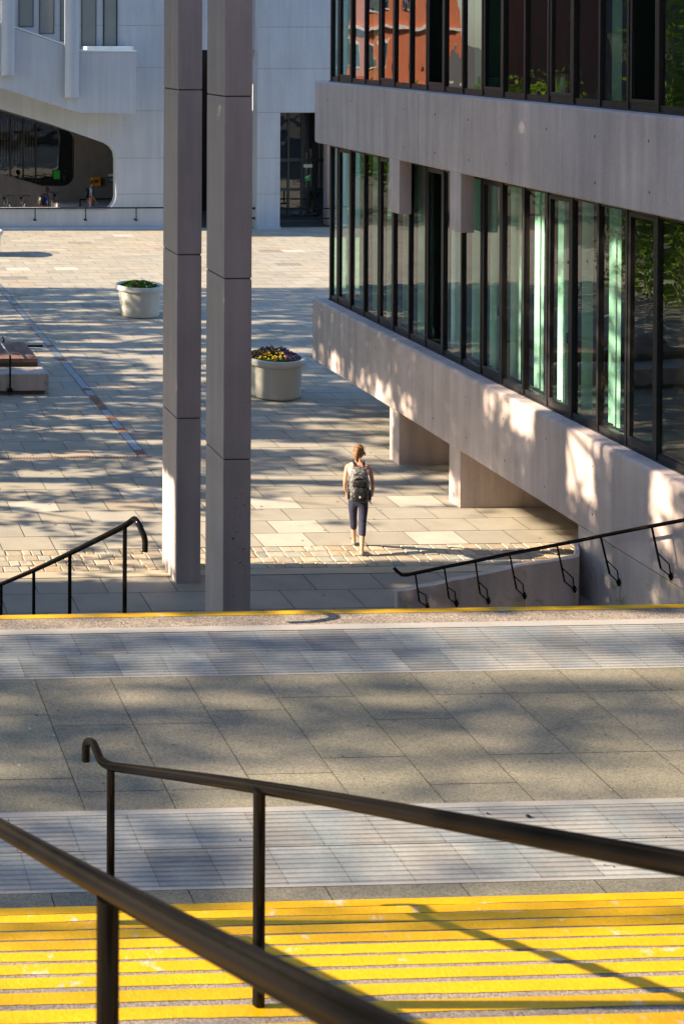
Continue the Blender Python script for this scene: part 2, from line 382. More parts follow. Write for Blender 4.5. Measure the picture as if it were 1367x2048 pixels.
while x < LX1-0.1:
    x1 = min(x+0.85, LX1); b_ = rnd.gauss(.85, .05); slabq(x, x1, 8.0, 8.47, (b_, b_, b_)); x = x1
tag(s.build('landing', M['land'], recalc=False), kind='structure')
# corduroy warning tiles
def corduroy(name, y0, nrow, label_kind='structure'):
    s = MB()
    for r in range(nrow):
        x = LX0-rnd.uniform(0, .3)+(0.0 if r else 0.0)
        while x < LX1:
            x1 = min(x+0.40, LX1)
            ya = y0+r*0.403; b_ = rnd.gauss(1, .13); t = rnd.gauss(0, .02); c = (b_*(1+t), b_, b_*(1-t))
            xa, xb = max(x, LX0)+0.0017, x1-0.0017
            if xb > xa:
                yy = ya+0.003; prof = [(yy, 0.0)]
                p = 0.394/8
                for q in range(8):
                    prof += [(yy+q*p+p*.22, 0.0), (yy+q*p+p*.34, 0.006), (yy+q*p+p*.82, 0.006), (yy+q*p+p*.94, 0.0)]
                prof.append((yy+0.394, 0.0))
                for (a, za), (b2, zb) in zip(prof[:-1], prof[1:]):
                    d = 1.0 if za > 0 and zb > 0 else 0.86
                    s.face([(xa, a, LZ+za), (xb, a, LZ+za), (xb, b2, LZ+zb), (xa, b2, LZ+zb)], c=(c[0]*d, c[1]*d, c[2]*d))
            x = x1
    return tag(s.build(name, M['tact'], recalc=False), kind='structure')
corduroy('tactile_paving', 8.478, 2); corduroy('tactile_paving', 11.277, 2)
s = MB(); s.face([(LX0, 9.279, LZ+.003), (LX1, 9.279, LZ+.003), (LX1, 9.336, LZ+.003), (LX0, 9.336, LZ+.003)]); s.face([(LX0, 8.455, LZ+.003), (LX1, 8.455, LZ+.003), (LX1, 8.478, LZ+.003), (LX0, 8.478, LZ+.003)])
s.face([(LX0, 11.255, LZ+.003), (LX1, 11.255, LZ+.003), (LX1, 11.276, LZ+.003), (LX0, 11.276, LZ+.003)])
s.face([(LX0, 12.085, LZ+.004), (LX1, 12.085, LZ+.004), (LX1, 12.19, LZ+.004), (LX0, 12.19, LZ+.004)])
tag(s.build('mortar_strip', M['pale'], recalc=False), kind='structure')
def wavy_strip(s, x0, x1, y0, y1, z, amp=0.004, m=0, seed=0):
    "painted nosing with a slightly uneven inner edge"
    n = int((x1-x0)/0.05)
    for i in range(n):
        a, b = x0+(x1-x0)*i/n, x0+(x1-x0)*(i+1)/n
        f = lambda q: noise.noise(Vector((q*3.1, seed*7.7, 0)))*amp+noise.noise(Vector((q*17, seed*3.7, 1)))*amp*.5
        s.face([(a, y0+f(a), z), (b, y0+f(b), z), (b, y1, z), (a, y1, z)], m)
s = MB(); s.box((LX0, 12.19, LZ-0.15), (LX1, 12.49, LZ-0.001))
tag(s.build('landing_edge', M['aggr']), kind='structure')
s = MB(); wavy_strip(s, LX0, LX1, 12.415, 12.492, LZ+.0025, seed=1); s.box((LX0, 12.492, LZ-.06), (LX1, 12.496, LZ+.0025))
tag(s.build('nosing_paint', M['yellow'], recalc=False), kind='structure')
# upper flight rising towards the camera
s = MB(); sp = MB()
for k in range(26):
    z = LZ+RI*(k+1); tip = 8.04-T*k
    s.box((LX0, tip-T-0.03, z-RI+(0.0 if k else 0.0)), (LX1, tip, z))
    wavy_strip(sp, LX0, LX1, tip-0.061, tip+0.001, z+.0025, amp=0.006, seed=k+3)
    sp.box((LX0, tip+0.0005, z-0.055), (LX1, tip+0.003, z+.002))
tag(s.build('upper_stairs', M['aggr2']), kind='structure'); tag(sp.build('stair_nosing_paint', M['yellow'], recalc=False), kind='structure')
# lower flight descending to the plaza
s = MB(); sp = MB()
for k in range(16):
    z = LZ-RI*(k+1)+0.02; y0 = 12.49+T*k
    s.box((LX0, y0, 0), (8.4+0.05*k, y0+T+0.0, z)); sp.box((LX0, y0+T-0.06, z), (8.4+0.05*k, y0+T+.003, z+.003))
tag(s.build('lower_stairs', M['aggr2']), kind='structure'); tag(sp.build('stair_nosing_paint', M['yellow'], recalc=False), kind='structure')

# chewing gum marks and grit
s = MB(); rg = random.Random(9)
def spot(x, y, z, r_, m):
    n = 7; s.face([(x+r_*rg.uniform(.7, 1.2)*math.cos(2*math.pi*k/n), y+r_*rg.uniform(.7, 1.2)*math.sin(2*math.pi*k/n), z) for k in range(n)], m)
for i in range(90): spot(rg.uniform(1, 9), rg.uniform(9.34, 11.2), LZ+.0025, rg.uniform(.004, .014), rg.choice([0, 0, 1]))
for i in range(420): spot(rg.uniform(2, 13), rg.uniform(21.8, 40), .0042, rg.uniform(.008, .026), rg.choice([0, 0, 1]))
tag(s.build('pavement_stain', [mat('dark_gum', (.12, .11, .095), .9, bump=0), mat('pale_gum', (.5, .48, .42), .9, bump=0)], recalc=False), kind='structure')
# little debris on landing
s = MB()
for (u, v, r_) in ((1055, 1633, .016), (974, 1627, .008), (1227, 1734, .006), (1208, 1730, .005), (1160, 1676, .005), (480, 1680, .006), (1331, 1675, .006)):
    p = gp(u, v, LZ+.006); s.lathe([(0.001, p.z+r_*.9), (r_*.8, p.z+r_*.6), (r_, p.z)], 7, c=(p.x, p.y))
tag(s.build('gravel', M['rubber']), kind='stuff')

# ------------------------------------------------------------------ columns
JOINTS = [2.45, 4.867, 7.296, 9.72, 12.1]
def column(x, y, w_, d, label):
    root = empty('concrete_column', (x+w_/2, y+d/2, 0), label, 'column', 'tall concrete columns')
    z0 = -0.014
    for z1 in JOINTS:
        s = MB(); s.bbox((x, y, z0), (x+w_, y+d, z1-0.018), 0.012); 
        s.build('shaft_block', M['col'], root)
        s = MB(); s.box((x+.015, y+.015, z1-0.019), (x+w_-.015, y+d-.015, z1+.001)); s.build('joint', M['joint'], root)
        z0 = z1
    return root
cl = column(5.823, 20.35, 0.366, 0.76, 'left of the two tall square concrete columns, its base in view on the pavement')
cr = column(5.891, 18.38, 0.374, 0.78, 'right of the two tall concrete columns, nearer the stairs and pitted with small holes near its foot')
s = MB()
for i in range(60):
    a, b = rnd.gauss(0, .07)+(.08 if i % 2 else -.05), rnd.uniform(.55, 2.1); r_ = rnd.uniform(.002, .008) if i > 6 else rnd.uniform(.008, .014)
    cx = 5.891+.184+a
    if not 5.91 < cx < 6.24: continue
    s.face([(cx+r_*math.cos(q)*(1+.4*(i % 3)), 18.3785, b+r_*math.sin(q)) for q in [j*math.pi/4 for j in range(8)]], m=0 if rnd.random() > .25 else 1)
s.build('pitting', [M['hole'], M['pale']], cr, recalc=False)

# ------------------------------------------------------------------ right-hand building
FX, GX = 11.55, 11.86
YE = 29.88
bld = empty('office_building', (15, 18, 0), 'grey-pink concrete office building with black ribbon windows and an overhanging lower edge on the right', 'building')
def band(name, z0, z1, yfar, rplan, redge):
    # plan outline: straight face at FX from Y=2 to yfar with a rounded corner, extruded with rounded top arris
    def outline(off):
        pts = [(FX+off, 2.0)]
        for i in range(9):
            a = math.pi+(-math.pi/2)*i/8
            pts.append((FX+rplan+(rplan-off)*math.cos(a), yfar-rplan+(rplan-off)*math.sin(a)))
        pts += [(27, yfar-off), (27, 2.0)]
        return pts
    s = MB(); lev = [(0.02, z0), (0.0, z0+0.02), (0.0, z1-redge)]
    for i in range(1, 5):
        a = math.pi/2*i/4; lev.append((redge*(1-math.cos(a)), z1-redge+redge*math.sin(a)))
    rings = [[(x_, y_, z) for x_, y_ in outline(o)] for o, z in lev]
    n = len(rings[0]); vs = [p for r_ in rings for p in r_]; fs = []
    for i in range(len(rings)-1):
        for k in range(n): fs.append((i*n+k, i*n+(k+1) % n, (i+1)*n+(k+1) % n, (i+1)*n+k))
    s.mesh(vs, fs, 0, False); s.face(rings[0][::-1]); s.face(rings[-1])
    # bolt holes and bug holes
    rr = random.Random(int(z0*10)+5)
    yv = 29.2
    while yv > 14:
        for zz in (z0+.28, z1-.36):
            if rr.random() < .8:
                r_ = rr.uniform(.011, .018); yy, z_ = yv+rr.uniform(-.05, .05), zz+rr.uniform(-.03, .03)
                if yy < yfar-rplan-.02: s.face([(FX-.002, yy+r_*math.cos(q), z_+r_*1.5*math.sin(q)) for q in [j*math.pi/4 for j in range(8)]], 1)
        yv -= 1.22
    for i in range(170):
        yy, z_, r_ = rr.uniform(12, yfar-rplan-.05), z0+.06+(z1-z0-.16)*rr.random(), rr.uniform(.002, .006)
        s.face([(FX-.002, yy+r_*rr.uniform(.6, 1.2)*math.cos(q), z_+r_*1.6*math.sin(q)) for q in [j*math.pi/3 for j in range(6)]], 1)
    return s.build(name, [M['conc'], M['hole']], bld)
lb = band('lower_band', 0.99, 2.33, 30.05, 0.12, 0.055)
ub = band('upper_band', 5.72, 7.045, 30.48, 0.75, 0.03)
band('top_band', 10.4, 11.9, 30.48, 0.75, 0.03)
# pour joint in upper and lower bands
JG = mat('joint_grey', (0.3, 0.26, 0.25), 0.9, bump=0)
s = MB(); s.box((FX-.0025, 24.95, 5.73), (FX+.01, 24.962, 7.0)); s.build('pour_joint', JG, bld)
s = MB(); s.box((FX-.0025, 28.98, 1.25), (FX+.01, 28.99, 2.27)); s.build('pour_joint', JG, bld)
# hung piers, cross walls
for (y0, y1) in ((25.74, 26.185), (23.36, 23.757)):
    s = MB(); s.bbox((FX+.004, y0, 4.71), (FX+.245, y1, 5.73), 0.02); s.build('hung_pier', M['conc'], bld)
for (y0, y1) in ((25.745, 26.145), (23.378, 23.772)):
    s = MB(); s.bbox((FX+.03, y0, -0.02), (24, y1, 0.993), 0.008); s.build('cross_wall', M['conc'], bld)
s = MB(); s.box((FX+.002, 2.0, -0.02), (27, 19.79, 0.992)); s.build('base_wall', M['conc_low'], bld)
# rooms behind the glass
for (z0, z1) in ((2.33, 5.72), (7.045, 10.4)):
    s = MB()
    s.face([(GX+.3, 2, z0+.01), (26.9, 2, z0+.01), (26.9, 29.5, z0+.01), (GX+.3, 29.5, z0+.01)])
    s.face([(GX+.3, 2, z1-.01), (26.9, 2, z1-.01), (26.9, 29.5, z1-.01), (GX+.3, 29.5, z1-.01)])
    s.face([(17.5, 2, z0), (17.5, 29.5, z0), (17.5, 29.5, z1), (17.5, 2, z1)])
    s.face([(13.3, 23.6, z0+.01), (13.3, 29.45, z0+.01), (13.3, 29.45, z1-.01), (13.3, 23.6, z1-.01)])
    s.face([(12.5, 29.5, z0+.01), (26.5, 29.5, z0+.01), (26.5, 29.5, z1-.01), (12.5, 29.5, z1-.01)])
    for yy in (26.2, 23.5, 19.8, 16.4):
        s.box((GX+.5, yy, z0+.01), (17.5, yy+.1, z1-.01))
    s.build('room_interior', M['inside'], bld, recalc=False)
# windows
PW = 0.6795; WR = random.Random(5)
mull = [29.33-PW*i for i in range(0, 24)]
def window(z0, z1, ya, yb, openable, ajar, edge=False):
    "ya > yb, frame sits at GX; pane slightly behind"
    s = MB(); m_ = 0.022; dpt = 0.075
    s.box((GX-.03, yb-m_, z0+.02), (GX+dpt, yb+m_, z1-.02))          # mullion at near side
    s.box((GX-.012, yb+m_, z0+.02), (GX+dpt-.01, ya-m_, z0+.11))      # sill rail
    s.box((GX-.012, yb+m_, z1-.09), (GX+dpt-.01, ya-m_, z1-.022))     # head rail
    fr = s.build('window', M['frame'], bld)
    A, B, Z0, Z1 = ya-m_-.004, yb+m_+.004, z0+.112, z1-.092
    if openable:
        q = .058
        so_ = MB()
        x0, x1 = GX-.02, GX+.03
        so_.bbox((x0, B, Z0), (x1, A, Z0+q), .004); so_.bbox((x0, B, Z1-q), (x1, A, Z1), .004)
        so_.bbox((x0, B, Z0+q), (x1, B+q, Z1-q), .004); so_.bbox((x0, A-q, Z0+q), (x1, A, Z1-q), .004)
        so_.build('sash', M['frame'], fr)
        A, B, Z0, Z1 = A-q, B+q, Z0+q, Z1-q
        if not ajar:
            h_ = MB(); h_.bbox((GX+.035, (A+B)/2-.015-.12, (Z0*.7+Z1*.3)), (GX+.06, (A+B)/2+.015-.12, (Z0*.7+Z1*.3)+.16), .006); h_.build('handle', M['black'], fr)
    if ajar:
        # sash glass stands open inwards, hinged on the far side
        p = MB(); xa, xb = GX+.02, GX+.02+(A-B)*.93
        p.box((xa, A-.012, Z0), (xb, A-.006, Z1)); p.build('pane', M['glass'], fr)
    else:
        e1, e2, e3 = [WR.uniform(-.0035, .0035) for _ in range(3)]; p = MB(); p.face([(GX+.015+e1, A, Z0), (GX+.015+e2, B, Z0), (GX+.015+e2+e3-e1, B, Z1), (GX+.015+e3, A, Z1)]); p.build('pane', M['glass'] if z0 < 5 else M['glass_up'], fr, recalc=False)
for (z0, z1, fl) in ((2.33, 5.72, 0), (7.045, 10.4, 1)):
    prev = 29.72
    for i, ym in enumerate([29.33]+mull[1:]):
        op = (i-1) % 3 == 0
        aj = op and ((fl == 0 and i-1 == 6) or (fl == 1 and i-1 in (6, 9, 15)))
        window(z0, z1, prev, ym, op, aj)
        prev = ym
    s = MB(); s.box((GX-.03, 29.69, z0+.02), (GX+.06, 29.75, z1-.02)); s.box((GX-.045, 12, z0-.0), (GX+.1, 29.78, z0+.02)); s.box((GX-.02, 12, z1-.02), (GX+.1, 29.78, z1+.001))
    s.box((GX+.06, 29.70, z0+.02), (26, 29.75, z0+.12)); s.box((GX+.06, 29.70, z1-.12), (26, 29.75, z1-.02))
    s.build('corner_frame', M['frame'], bld)
    s = MB(); s.face([(GX+.06, 29.72, z0+.12), (26, 29.72, z0+.12), (26, 29.72, z1-.12), (GX+.06, 29.72, z1-.12)]); s.build('end_glazing', M['glass'], bld, recalc=False)
# vertical blinds drawn to the side of each bay
rb = random.Random(11)
for fl, (z0, z1) in enumerate(((2.40, 5.62), (7.12, 10.3))):
    for i, ym in enumerate(mull[:20]):
        if fl == 1 and i not in (0, 2, 8, 14): continue
        if fl == 0 and (i == 6 or i > 14): continue
        s = MB(); y0 = ym-.075+rb.uniform(-.015, .02); wd = rb.uniform(.23, .29) if fl == 0 else rb.uniform(.16, .28)
        n = 4 if wd > .24 else 3
        for q in range(n):
            a = y0+wd*q/n; b = y0+wd*(q+1)/n-.004
            bot = z0+rb.uniform(.0, .03)
            s.face([(12.125, a, bot), (12.10, b, bot), (12.10, b, z1), (12.125, a, z1)])
        s.build('vertical_blind', M['blind'], bld, recalc=False)

# things on the window sills
fr_ = empty('canvas_frame', (12.2, 20.6, 7.1), 'small stretched canvas leaning face-in against the upper window glass', 'picture frame')
s = MB(); X_ = 11.98; ya, yb, za, zb = 21.28, 20.90, 7.16, 7.50
s.box((X_, yb, za), (X_+.012, ya, zb)); s.build('canvas', M['paper'], fr_)
s = MB()
for a, b in (((yb, za), (ya, za+.05)), ((yb, zb-.05), (ya, zb)), ((yb, za+.05), (yb+.05, zb-.05)), ((ya-.05, za+.05), (ya, zb-.05))): s.box((X_-.022, a[0], a[1]), (X_-.001, b[0], b[1]))
s.build('stretcher', M['wood'], fr_)
bk = empty('ring_binder', (12.1, 24.0, 7.1), 'blue and white binders standing in the open upper window', 'binder')
s = MB()
for i in range(4): s.bbox((12.0, 23.42+i*.07, 7.07), (12.25, 23.475+i*.07, 7.36), .006, m=i % 2)
tag(bk, 'row of blue and white binders standing in the second open upper window', 'binders')
s.build('spine', [M['paper'], mat('blue_card', (0.08, 0.2, 0.42), .6, bump=0)], bk)
s = MB(); s.lathe([(.001, 2.44), (.028, 2.44), (.03, 2.58), (.012, 2.64), (.013, 2.66)], 14, c=(12.05, 24.95), m=0); s.lathe([(.014, 2.66), (.014, 2.69), (.001, 2.69)], 14, c=(12.05, 24.95), m=1)
tag(s.build('bottle', [mat('pale_plastic', (.5, .65, .75), .4, bump=0), M['redp']]), 'small pale bottle with a red cap on the sill of the dark open lower window', 'bottle')

# ------------------------------------------------------------------ wing wall with handrail
ww = empty('wing_wall', (10, 19.5, 0), 'low curved concrete wall stained with rust and moss beneath the right-hand handrail', 'wall')
pts = [(8.66, 19.33), (9.05, 19.30), (9.62, 19.35), (10.2, 19.43), (10.85, 19.56), (11.56, 19.78)]
tops = [0.30, 0.33, 0.40, 0.46, 0.52, 0.545]
s = MB()
WWP = ((794, 1183, 19.33), (845, 1174, 19.29), (906, 1161, 19.27), (962, 1150, 19.27), (1040, 1132, 19.27), (1156, 1114, 19.29))
tops = [wp(u, v, yy).z for (u, v, yy) in WWP]
pts = [(wp(u, v, yy).x, yy) for (u, v, yy) in WWP]; pts.append((pts[-1][0]+.27, 19.77)); tops.append(tops[-1])
for i in range(len(pts)-1):
    (xa, ya), (xb, yb) = pts[i], pts[i+1]; n = 8
    za, zb = tops[i], tops[i+1]
    for q in range(n):
        f0, f1 = q/n, (q+1)/n
        bul = lambda f: -0.03*math.sin(math.pi*f)
        hz = lambda f: za+(zb-za)*f+0.006*math.sin(math.pi*f)
        X0, X1 = xa+(xb-xa)*f0, xa+(xb-xa)*f1; Y0, Y1 = ya+(yb-ya)*f0+bul(f0), ya+(yb-ya)*f1+bul(f1)
        th = .10
        s.face([(X0, Y0, -.02), (X1, Y1, -.02), (X1, Y1, hz(f1)), (X0, Y0, hz(f0))])
        s.face([(X0, Y0, hz(f0)), (X1, Y1, hz(f1)), (X1, Y1+th, hz(f1)), (X0, Y0+th, hz(f0))])
        s.face([(X0, Y0+th, -.02), (X1, Y1+th, -.02), (X1, Y1+th, hz(f1)), (X0, Y0+th, hz(f0))])
xa, ya = pts[0]; s.face([(xa, ya, -.02), (xa, ya+.10, -.02), (xa, ya+.10, tops[0]), (xa, ya, tops[0])])
s.build('coping_and_face', M['conc_low'], ww, recalc=False)

hr = empty('wall_handrail', (10, 19.2, 0), 'black handrail on bent brackets climbing the curved wall on the right', 'handrail', )
RX = 11.28
def onX(u, v, X):
    d = r2*((u+325.03)/2800.05) + u2*(-(v-87.47)/2800.05) + fwd; t = X/d.x
    return Vector((X, d.y*t, CAM_H+d.z*t))
rail = [wp(u, v, 19.02) for u, v in ((786, 1134), (793, 1142), (803, 1150), (812, 1150), (888, 1134), (950, 1122), (1016, 1108), (1070, 1098), (1115, 1089))]
rail += [onX(1155, 1081.5, 11.2), onX(1198, 1072.5, RX), onX(1300, 1052.5, RX), onX(1367, 1040, RX)]
d_ = (rail[-1]-rail[-2]).normalized(); rail.append(rail[-1]+d_*5)
s = MB(); s.tube(rail, .024, 12); s.build('rail', M['black'], hr)
brk = [((830, 1148), (838, 1203), (853, 1212), 19.02), ((888, 1136), (897, 1197), (911, 1206), 19.02), ((950, 1124), (959, 1187), (975, 1201), 19.02), ((1018, 1108), (1032, 1178), (1047, 1191), 19.02), ((1113, 1090), (1128, 1163), (1147, 1178), 19.02)]
for i, (a, b, c, yy) in enumerate(brk):
    A, B = wp(*a, yy), wp(*b, yy); C_ = wp(*c, yy+.22); Cu = wp(c[0]-2, c[1]-22, yy+.17)
    s = MB(); s.tube([A, B], .013, 8); mid = A.lerp(B, .62); s.tube([mid, Cu, C_], .009, 8); s.tube([B, B.lerp(C_, .5)+Vector((0, 0, -.004)), C_], .009, 8)
    s.build('bracket', M['black'], hr)
    s = MB(); s.tube([C_+Vector((0, -.012, .05)), C_+Vector((0, -.012, 0)), C_+Vector((0, -.012, -.05))], [.012, .032, .012], 12); s.build('fixing_plate', M['black'], hr)
for (a, b, c) in (((1200, 1073), (1218, 1148), (1236, 1165)), ((1302, 1053), (1320, 1137), (1340, 1153))):
    A, B, C_ = onX(*a, RX), onX(*b, RX+.03), onX(*c, FX-.02); Cu = onX(c[0]-3, c[1]-24, FX-.04)
    s = MB(); s.tube([A, B], .014, 8); mid = A.lerp(B, .62); s.tube([mid, Cu, C_], .009, 8); s.tube([B, C_], .009, 8); s.build('bracket', M['black'], hr)
    s = MB(); s.tube([C_+Vector((0, 0, .05)), C_, C_+Vector((0, 0, -.05))], [.012, .032, .012], 12); s.build('fixing_plate', M['black'], hr)
# rust runs on the concrete below the fixings
s = MB()
for (c, yy) in (((911, 1206), None), ((975, 1203), None), ((1047, 1193), None), ((1147, 1180), None)):
    p = wp(c[0]+1, c[1]+2, 19.24+.0*(c[0])); 
    yy = 19.228
    p = wp(c[0]+1, c[1]+8, yy); s.face([(p.x-.006, yy, p.z), (p.x+.008, yy, p.z), (p.x+.004, yy, p.z-.22), (p.x-.003, yy, p.z-.24)])
p = onX(1238, 1172, FX-.004); s.face([(p.x, p.y-.008, p.z), (p.x, p.y+.008, p.z), (p.x, p.y+.004, p.z-.3), (p.x, p.y-.004, p.z-.3)])
s.build('rust_stain', M['rustrun'], ww, recalc=False)

# ------------------------------------------------------------------ free-standing stair handrails
def arc(pts, n=5):
    "round the inner corners of a polyline"
    pts = [Vector(p) for p in pts]; out = [pts[0]]
    for i in range(1, len(pts)-1):
        a, b, c = pts[i-1], pts[i], pts[i+1]
        r_ = min((a-b).length, (c-b).length)*.45
        p, q = b+(a-b).normalized()*r_, b+(c-b).normalized()*r_
        for k in range(n+1):
            t = k/n; out.append(p.lerp(b, t).lerp(b.lerp(q, t), t))
    out.append(pts[-1]); return out
def handrail(name_label, path, posts, r=.0225, rp=.0225, group=None, posttop=0.0):
    root = empty('stair_handrail', (posts[0][0], posts[0][1], 0), name_label, 'handrail', group)
    s = MB(); s.tube(arc(path), r, 16); s.build('rail', M['black'], root)
    for (x_, y_, z0, z1) in posts:
        s = MB(); s.tube([(x_, y_, z0), (x_, y_, z1)], rp, 14); s.lathe([(rp*1.9, z0+.0), (rp*1.9, z0+.006), (rp, z0+.008)], 14, c=(x_, y_)); s.build('post', M['black'], root)
    return root
def stair_z(y): 
    k = math.floor((8.04-y)/T); return LZ if k < 0 else LZ+RI*(k+1)
Q1, Q2, Q3 = wp(222, 1533, 7.35), wp(524, 1573, 4.98), wp(1367, 1728, 2.66)
QX = Q3+(Q3-Q2)*1.6
pp = [wp(172, 1522, 8.04), wp(172, 1484, 8.05), wp(186, 1484, 7.92), wp(203, 1524, 7.52)]
handrail('black stair handrail with a hooked end rising to the right edge, second nearest the viewer', pp+[Q1, Q2, Q3, QX],
         [(Q1.x, Q1.y, stair_z(Q1.y), Q1.z), (Q2.x-.01, Q2.y, stair_z(Q2.y), Q2.z-.01), (Q3.x, 2.4, stair_z(2.4), Q3.z+.1)], r=.0235, rp=.0215)
N1, N2, N3 = wp(0, 1655, 3.80), wp(216, 1778, 2.57), wp(690, 2030, 1.47)
N4 = wp(216, 1795, 2.57)
handrail('nearest black tubular stair handrail, blurred, crossing the bottom left corner', [N1+(N1-N2)*2.6, N1, N2, N3, N3+(N3-N2)*1.6],
         [(N4.x, N4.y, stair_z(N4.y), N4.z), ((N1+(N1-N2)*2).x, (N1+(N1-N2)*2).y, stair_z((N1+(N1-N2)*2).y), (N1+(N1-N2)*2).z)], r=.0225, rp=.0215)
# lower left rail
LP = [(250, 1052, 12.80), (140, 1107, 15.0), (68, 1141, 16.9), (3, 1168, 18.7)]
P = [wp(*q) for q in LP]
path = [wp(290, 1104, 12.30), wp(291, 1078, 12.32), wp(272, 1035, 12.42), P[0]+Vector((0, 0, .0)), P[1], P[2], P[3], P[3]+(P[3]-P[2])*.5]
def low_z(y): k = int((y-12.49)/T); return max(0, LZ-RI*(k+1)+.02)
handrail('black stair handrail with a downturned end beyond the upper yellow edge on the left', path, [(p.x, p.y, low_z(p.y), p.z-.01) for p in P], r=.026, rp=.02)

# ------------------------------------------------------------------ planters
def leaf_quad(s, p, sz, m=0, up=0.0, r_=random):
    a = Vector((r_.gauss(0, 1), r_.gauss(0, 1), r_.gauss(0, 1)+up)).normalized(); b = a.cross(Vector((r_.gauss(0, 1), r_.gauss(0, 1), r_.gauss(0, 1)))).normalized()
    s.face([p-a*sz*.5, p+b*sz*.28, p+a*sz*.5, p-b*sz*.28], m)
def planter(x, y, label, flowers, seed):
    r_ = random.Random(seed)
    root = empty('planter', (x, y, 0), label, 'planter', 'round concrete planters')
    s = MB()
    prof = [(.50, 0.02), (.545, 0.02), (.555, .06), (.585, .70), (.60, .735), (.655, .745), (.665, .76), (.668, .86), (.655, .88), (.60, .885), (.585, .87), (.575, .80), (.10, .80), (.001, .80)]
    s.lathe([(rr, z) for rr, z in prof], 64, c=(x, y)); s.build('tub', M['planter'], root)
    s = MB(); s.lathe([(.50, -.0), (.50, .05)], 48, c=(x, y)); s.build('foot', M['joint'], root)
    s = MB(); s.lathe([(.575, .815), (.3, .83), (.001, .85)], 32, c=(x, y)); s.build('soil', M['soil'], root)
    s = MB()
    for i in range(3200):
        a = r_.uniform(0, 2*math.pi); rr = .55*math.sqrt(r_.random()); h = .83+.20*(1-(rr/.56)**2)*(.75+.35*noise.noise(Vector((math.cos(a)*rr*6, math.sin(a)*rr*6, seed))))
        p = Vector((x+rr*math.cos(a), y+rr*math.sin(a), h*1.0-r_.random()**2*.08)); leaf_quad(s, p, r_.uniform(.03, .06), up=.6, r_=r_)
    s.build('foliage', M['plantleaf'], root, recalc=False)
    s = MB(); mats = [f[0] for f in flowers]
    for k, (mm, n, fn) in enumerate(flowers):
        for i in range(n):
            for _ in range(60):
                a = r_.uniform(0, 2*math.pi); rr = .54*math.sqrt(r_.random()); px, py = rr*math.cos(a), rr*math.sin(a)
                if fn(px, py, r_): break
            else: continue
            h = .855+.21*(1-(rr/.56)**2)*(.8+.35*noise.noise(Vector((px*6, py*6, seed))))+r_.uniform(0, .03)
            c = Vector((x+px, y+py, h)); nrm = Vector((r_.gauss(0, .5), r_.gauss(-.6, .5), 1)).normalized(); t1 = nrm.orthogonal().normalized(); t2 = nrm.cross(t1); q = r_.uniform(.018, .03)
            n5 = 5
            ring = []
            for j in range(10): 
                ang = j*math.pi/5; rad = q*(1.0 if j % 2 == 0 else .6); ring.append(c+(t1*math.cos(ang)+t2*math.sin(ang))*rad+nrm*.006)
            s.mesh([c]+ring, [(0, 1+j, 1+(j+1) % 10) for j in range(10)], k)
    s.build('flowers', mats, root, recalc=False)
    return root
fm = lambda n, c: mat(n, c, .6, var=.15, scale=60, bump=0)
PL1 = wp(279, 600, 39.48); PL2 = wp(607.5, 720, 30.75); PL3 = wp(6, 470, 50.3)
FY, FP, FV, FW, FR = fm('yellow_petal', (.85, .5, .01)), fm('purple_petal', (.10, .015, .07)), fm('violet_petal', (.16, .08, .35)), fm('white_petal', (.8, .8, .78)), fm('magenta_petal', (.6, .03, .2))
planter(PL1.x, 39.48, 'round pale concrete planter of green foliage with a few pink flowers, behind the left column', [(FR, 14, lambda a, b, r: b < -.2 or r.random() < .1), (FW, 6, lambda a, b, r: b < -.2)], 1)
planter(PL2.x-.665, 30.75, 'round pale concrete planter full of yellow and purple pansies, beside the right column', [(FY, 150, lambda a, b, r: a < .12 and (b < -.05 or a < -.3)), (FP, 330, lambda a, b, r: b > -.25 or a > .1), (FV, 50, lambda a, b, r: a > 0), (FW, 12, lambda a, b, r: True)], 2)
planter(PL3.x-.665, 50.3, 'round planter in full sun cut off by the left edge', [(FR, 10, lambda a, b, r: True)], 3)

# ------------------------------------------------------------------ drain channels
ch = empty('drain_channel', (6.93, 35, 0), 'long steel drain channel with rusty covers running away across the paving', 'drain')
s = MB(); s.box((6.845, 26.5, -.01), (7.015, 44.5, .004)); 
s.build('channel', M['steel'], ch)
s = MB(); s.box((6.832, 26.5, -.01), (6.845, 44.5, .007)); s.box((7.015, 26.5, -.01), (7.028, 44.5, .007)); s.build('edge_trim', M['joint'], ch)
for (a, b) in ((26.55, 26.85), (28.0, 28.3), (28.9, 29.25), (29.7, 30.9), (34.0, 34.35), (35.6, 35.8), (38.2, 38.4), (31.3, 31.5), (41, 41.2)):
    s = MB(); s.box((6.855, a, .0), (7.005, b, .0075)); s.build('cover', M['rust'], ch)
ch = empty('drain_channel', (5, 26.4, 0), 'narrow toothed rusty drain slot running crosswise in front of the long drain', 'drain')
s = MB(); s.box((-4, 26.37, -.01), (7.08, 26.42, .004)); s.build('slot', M['rust'], ch)
s = MB(); xx = 0.0
while xx < 7.05: s.box((xx, 26.425, -.005), (xx+.03, 26.455, .006)); xx += .06
s.build('teeth', M['joint'], ch)

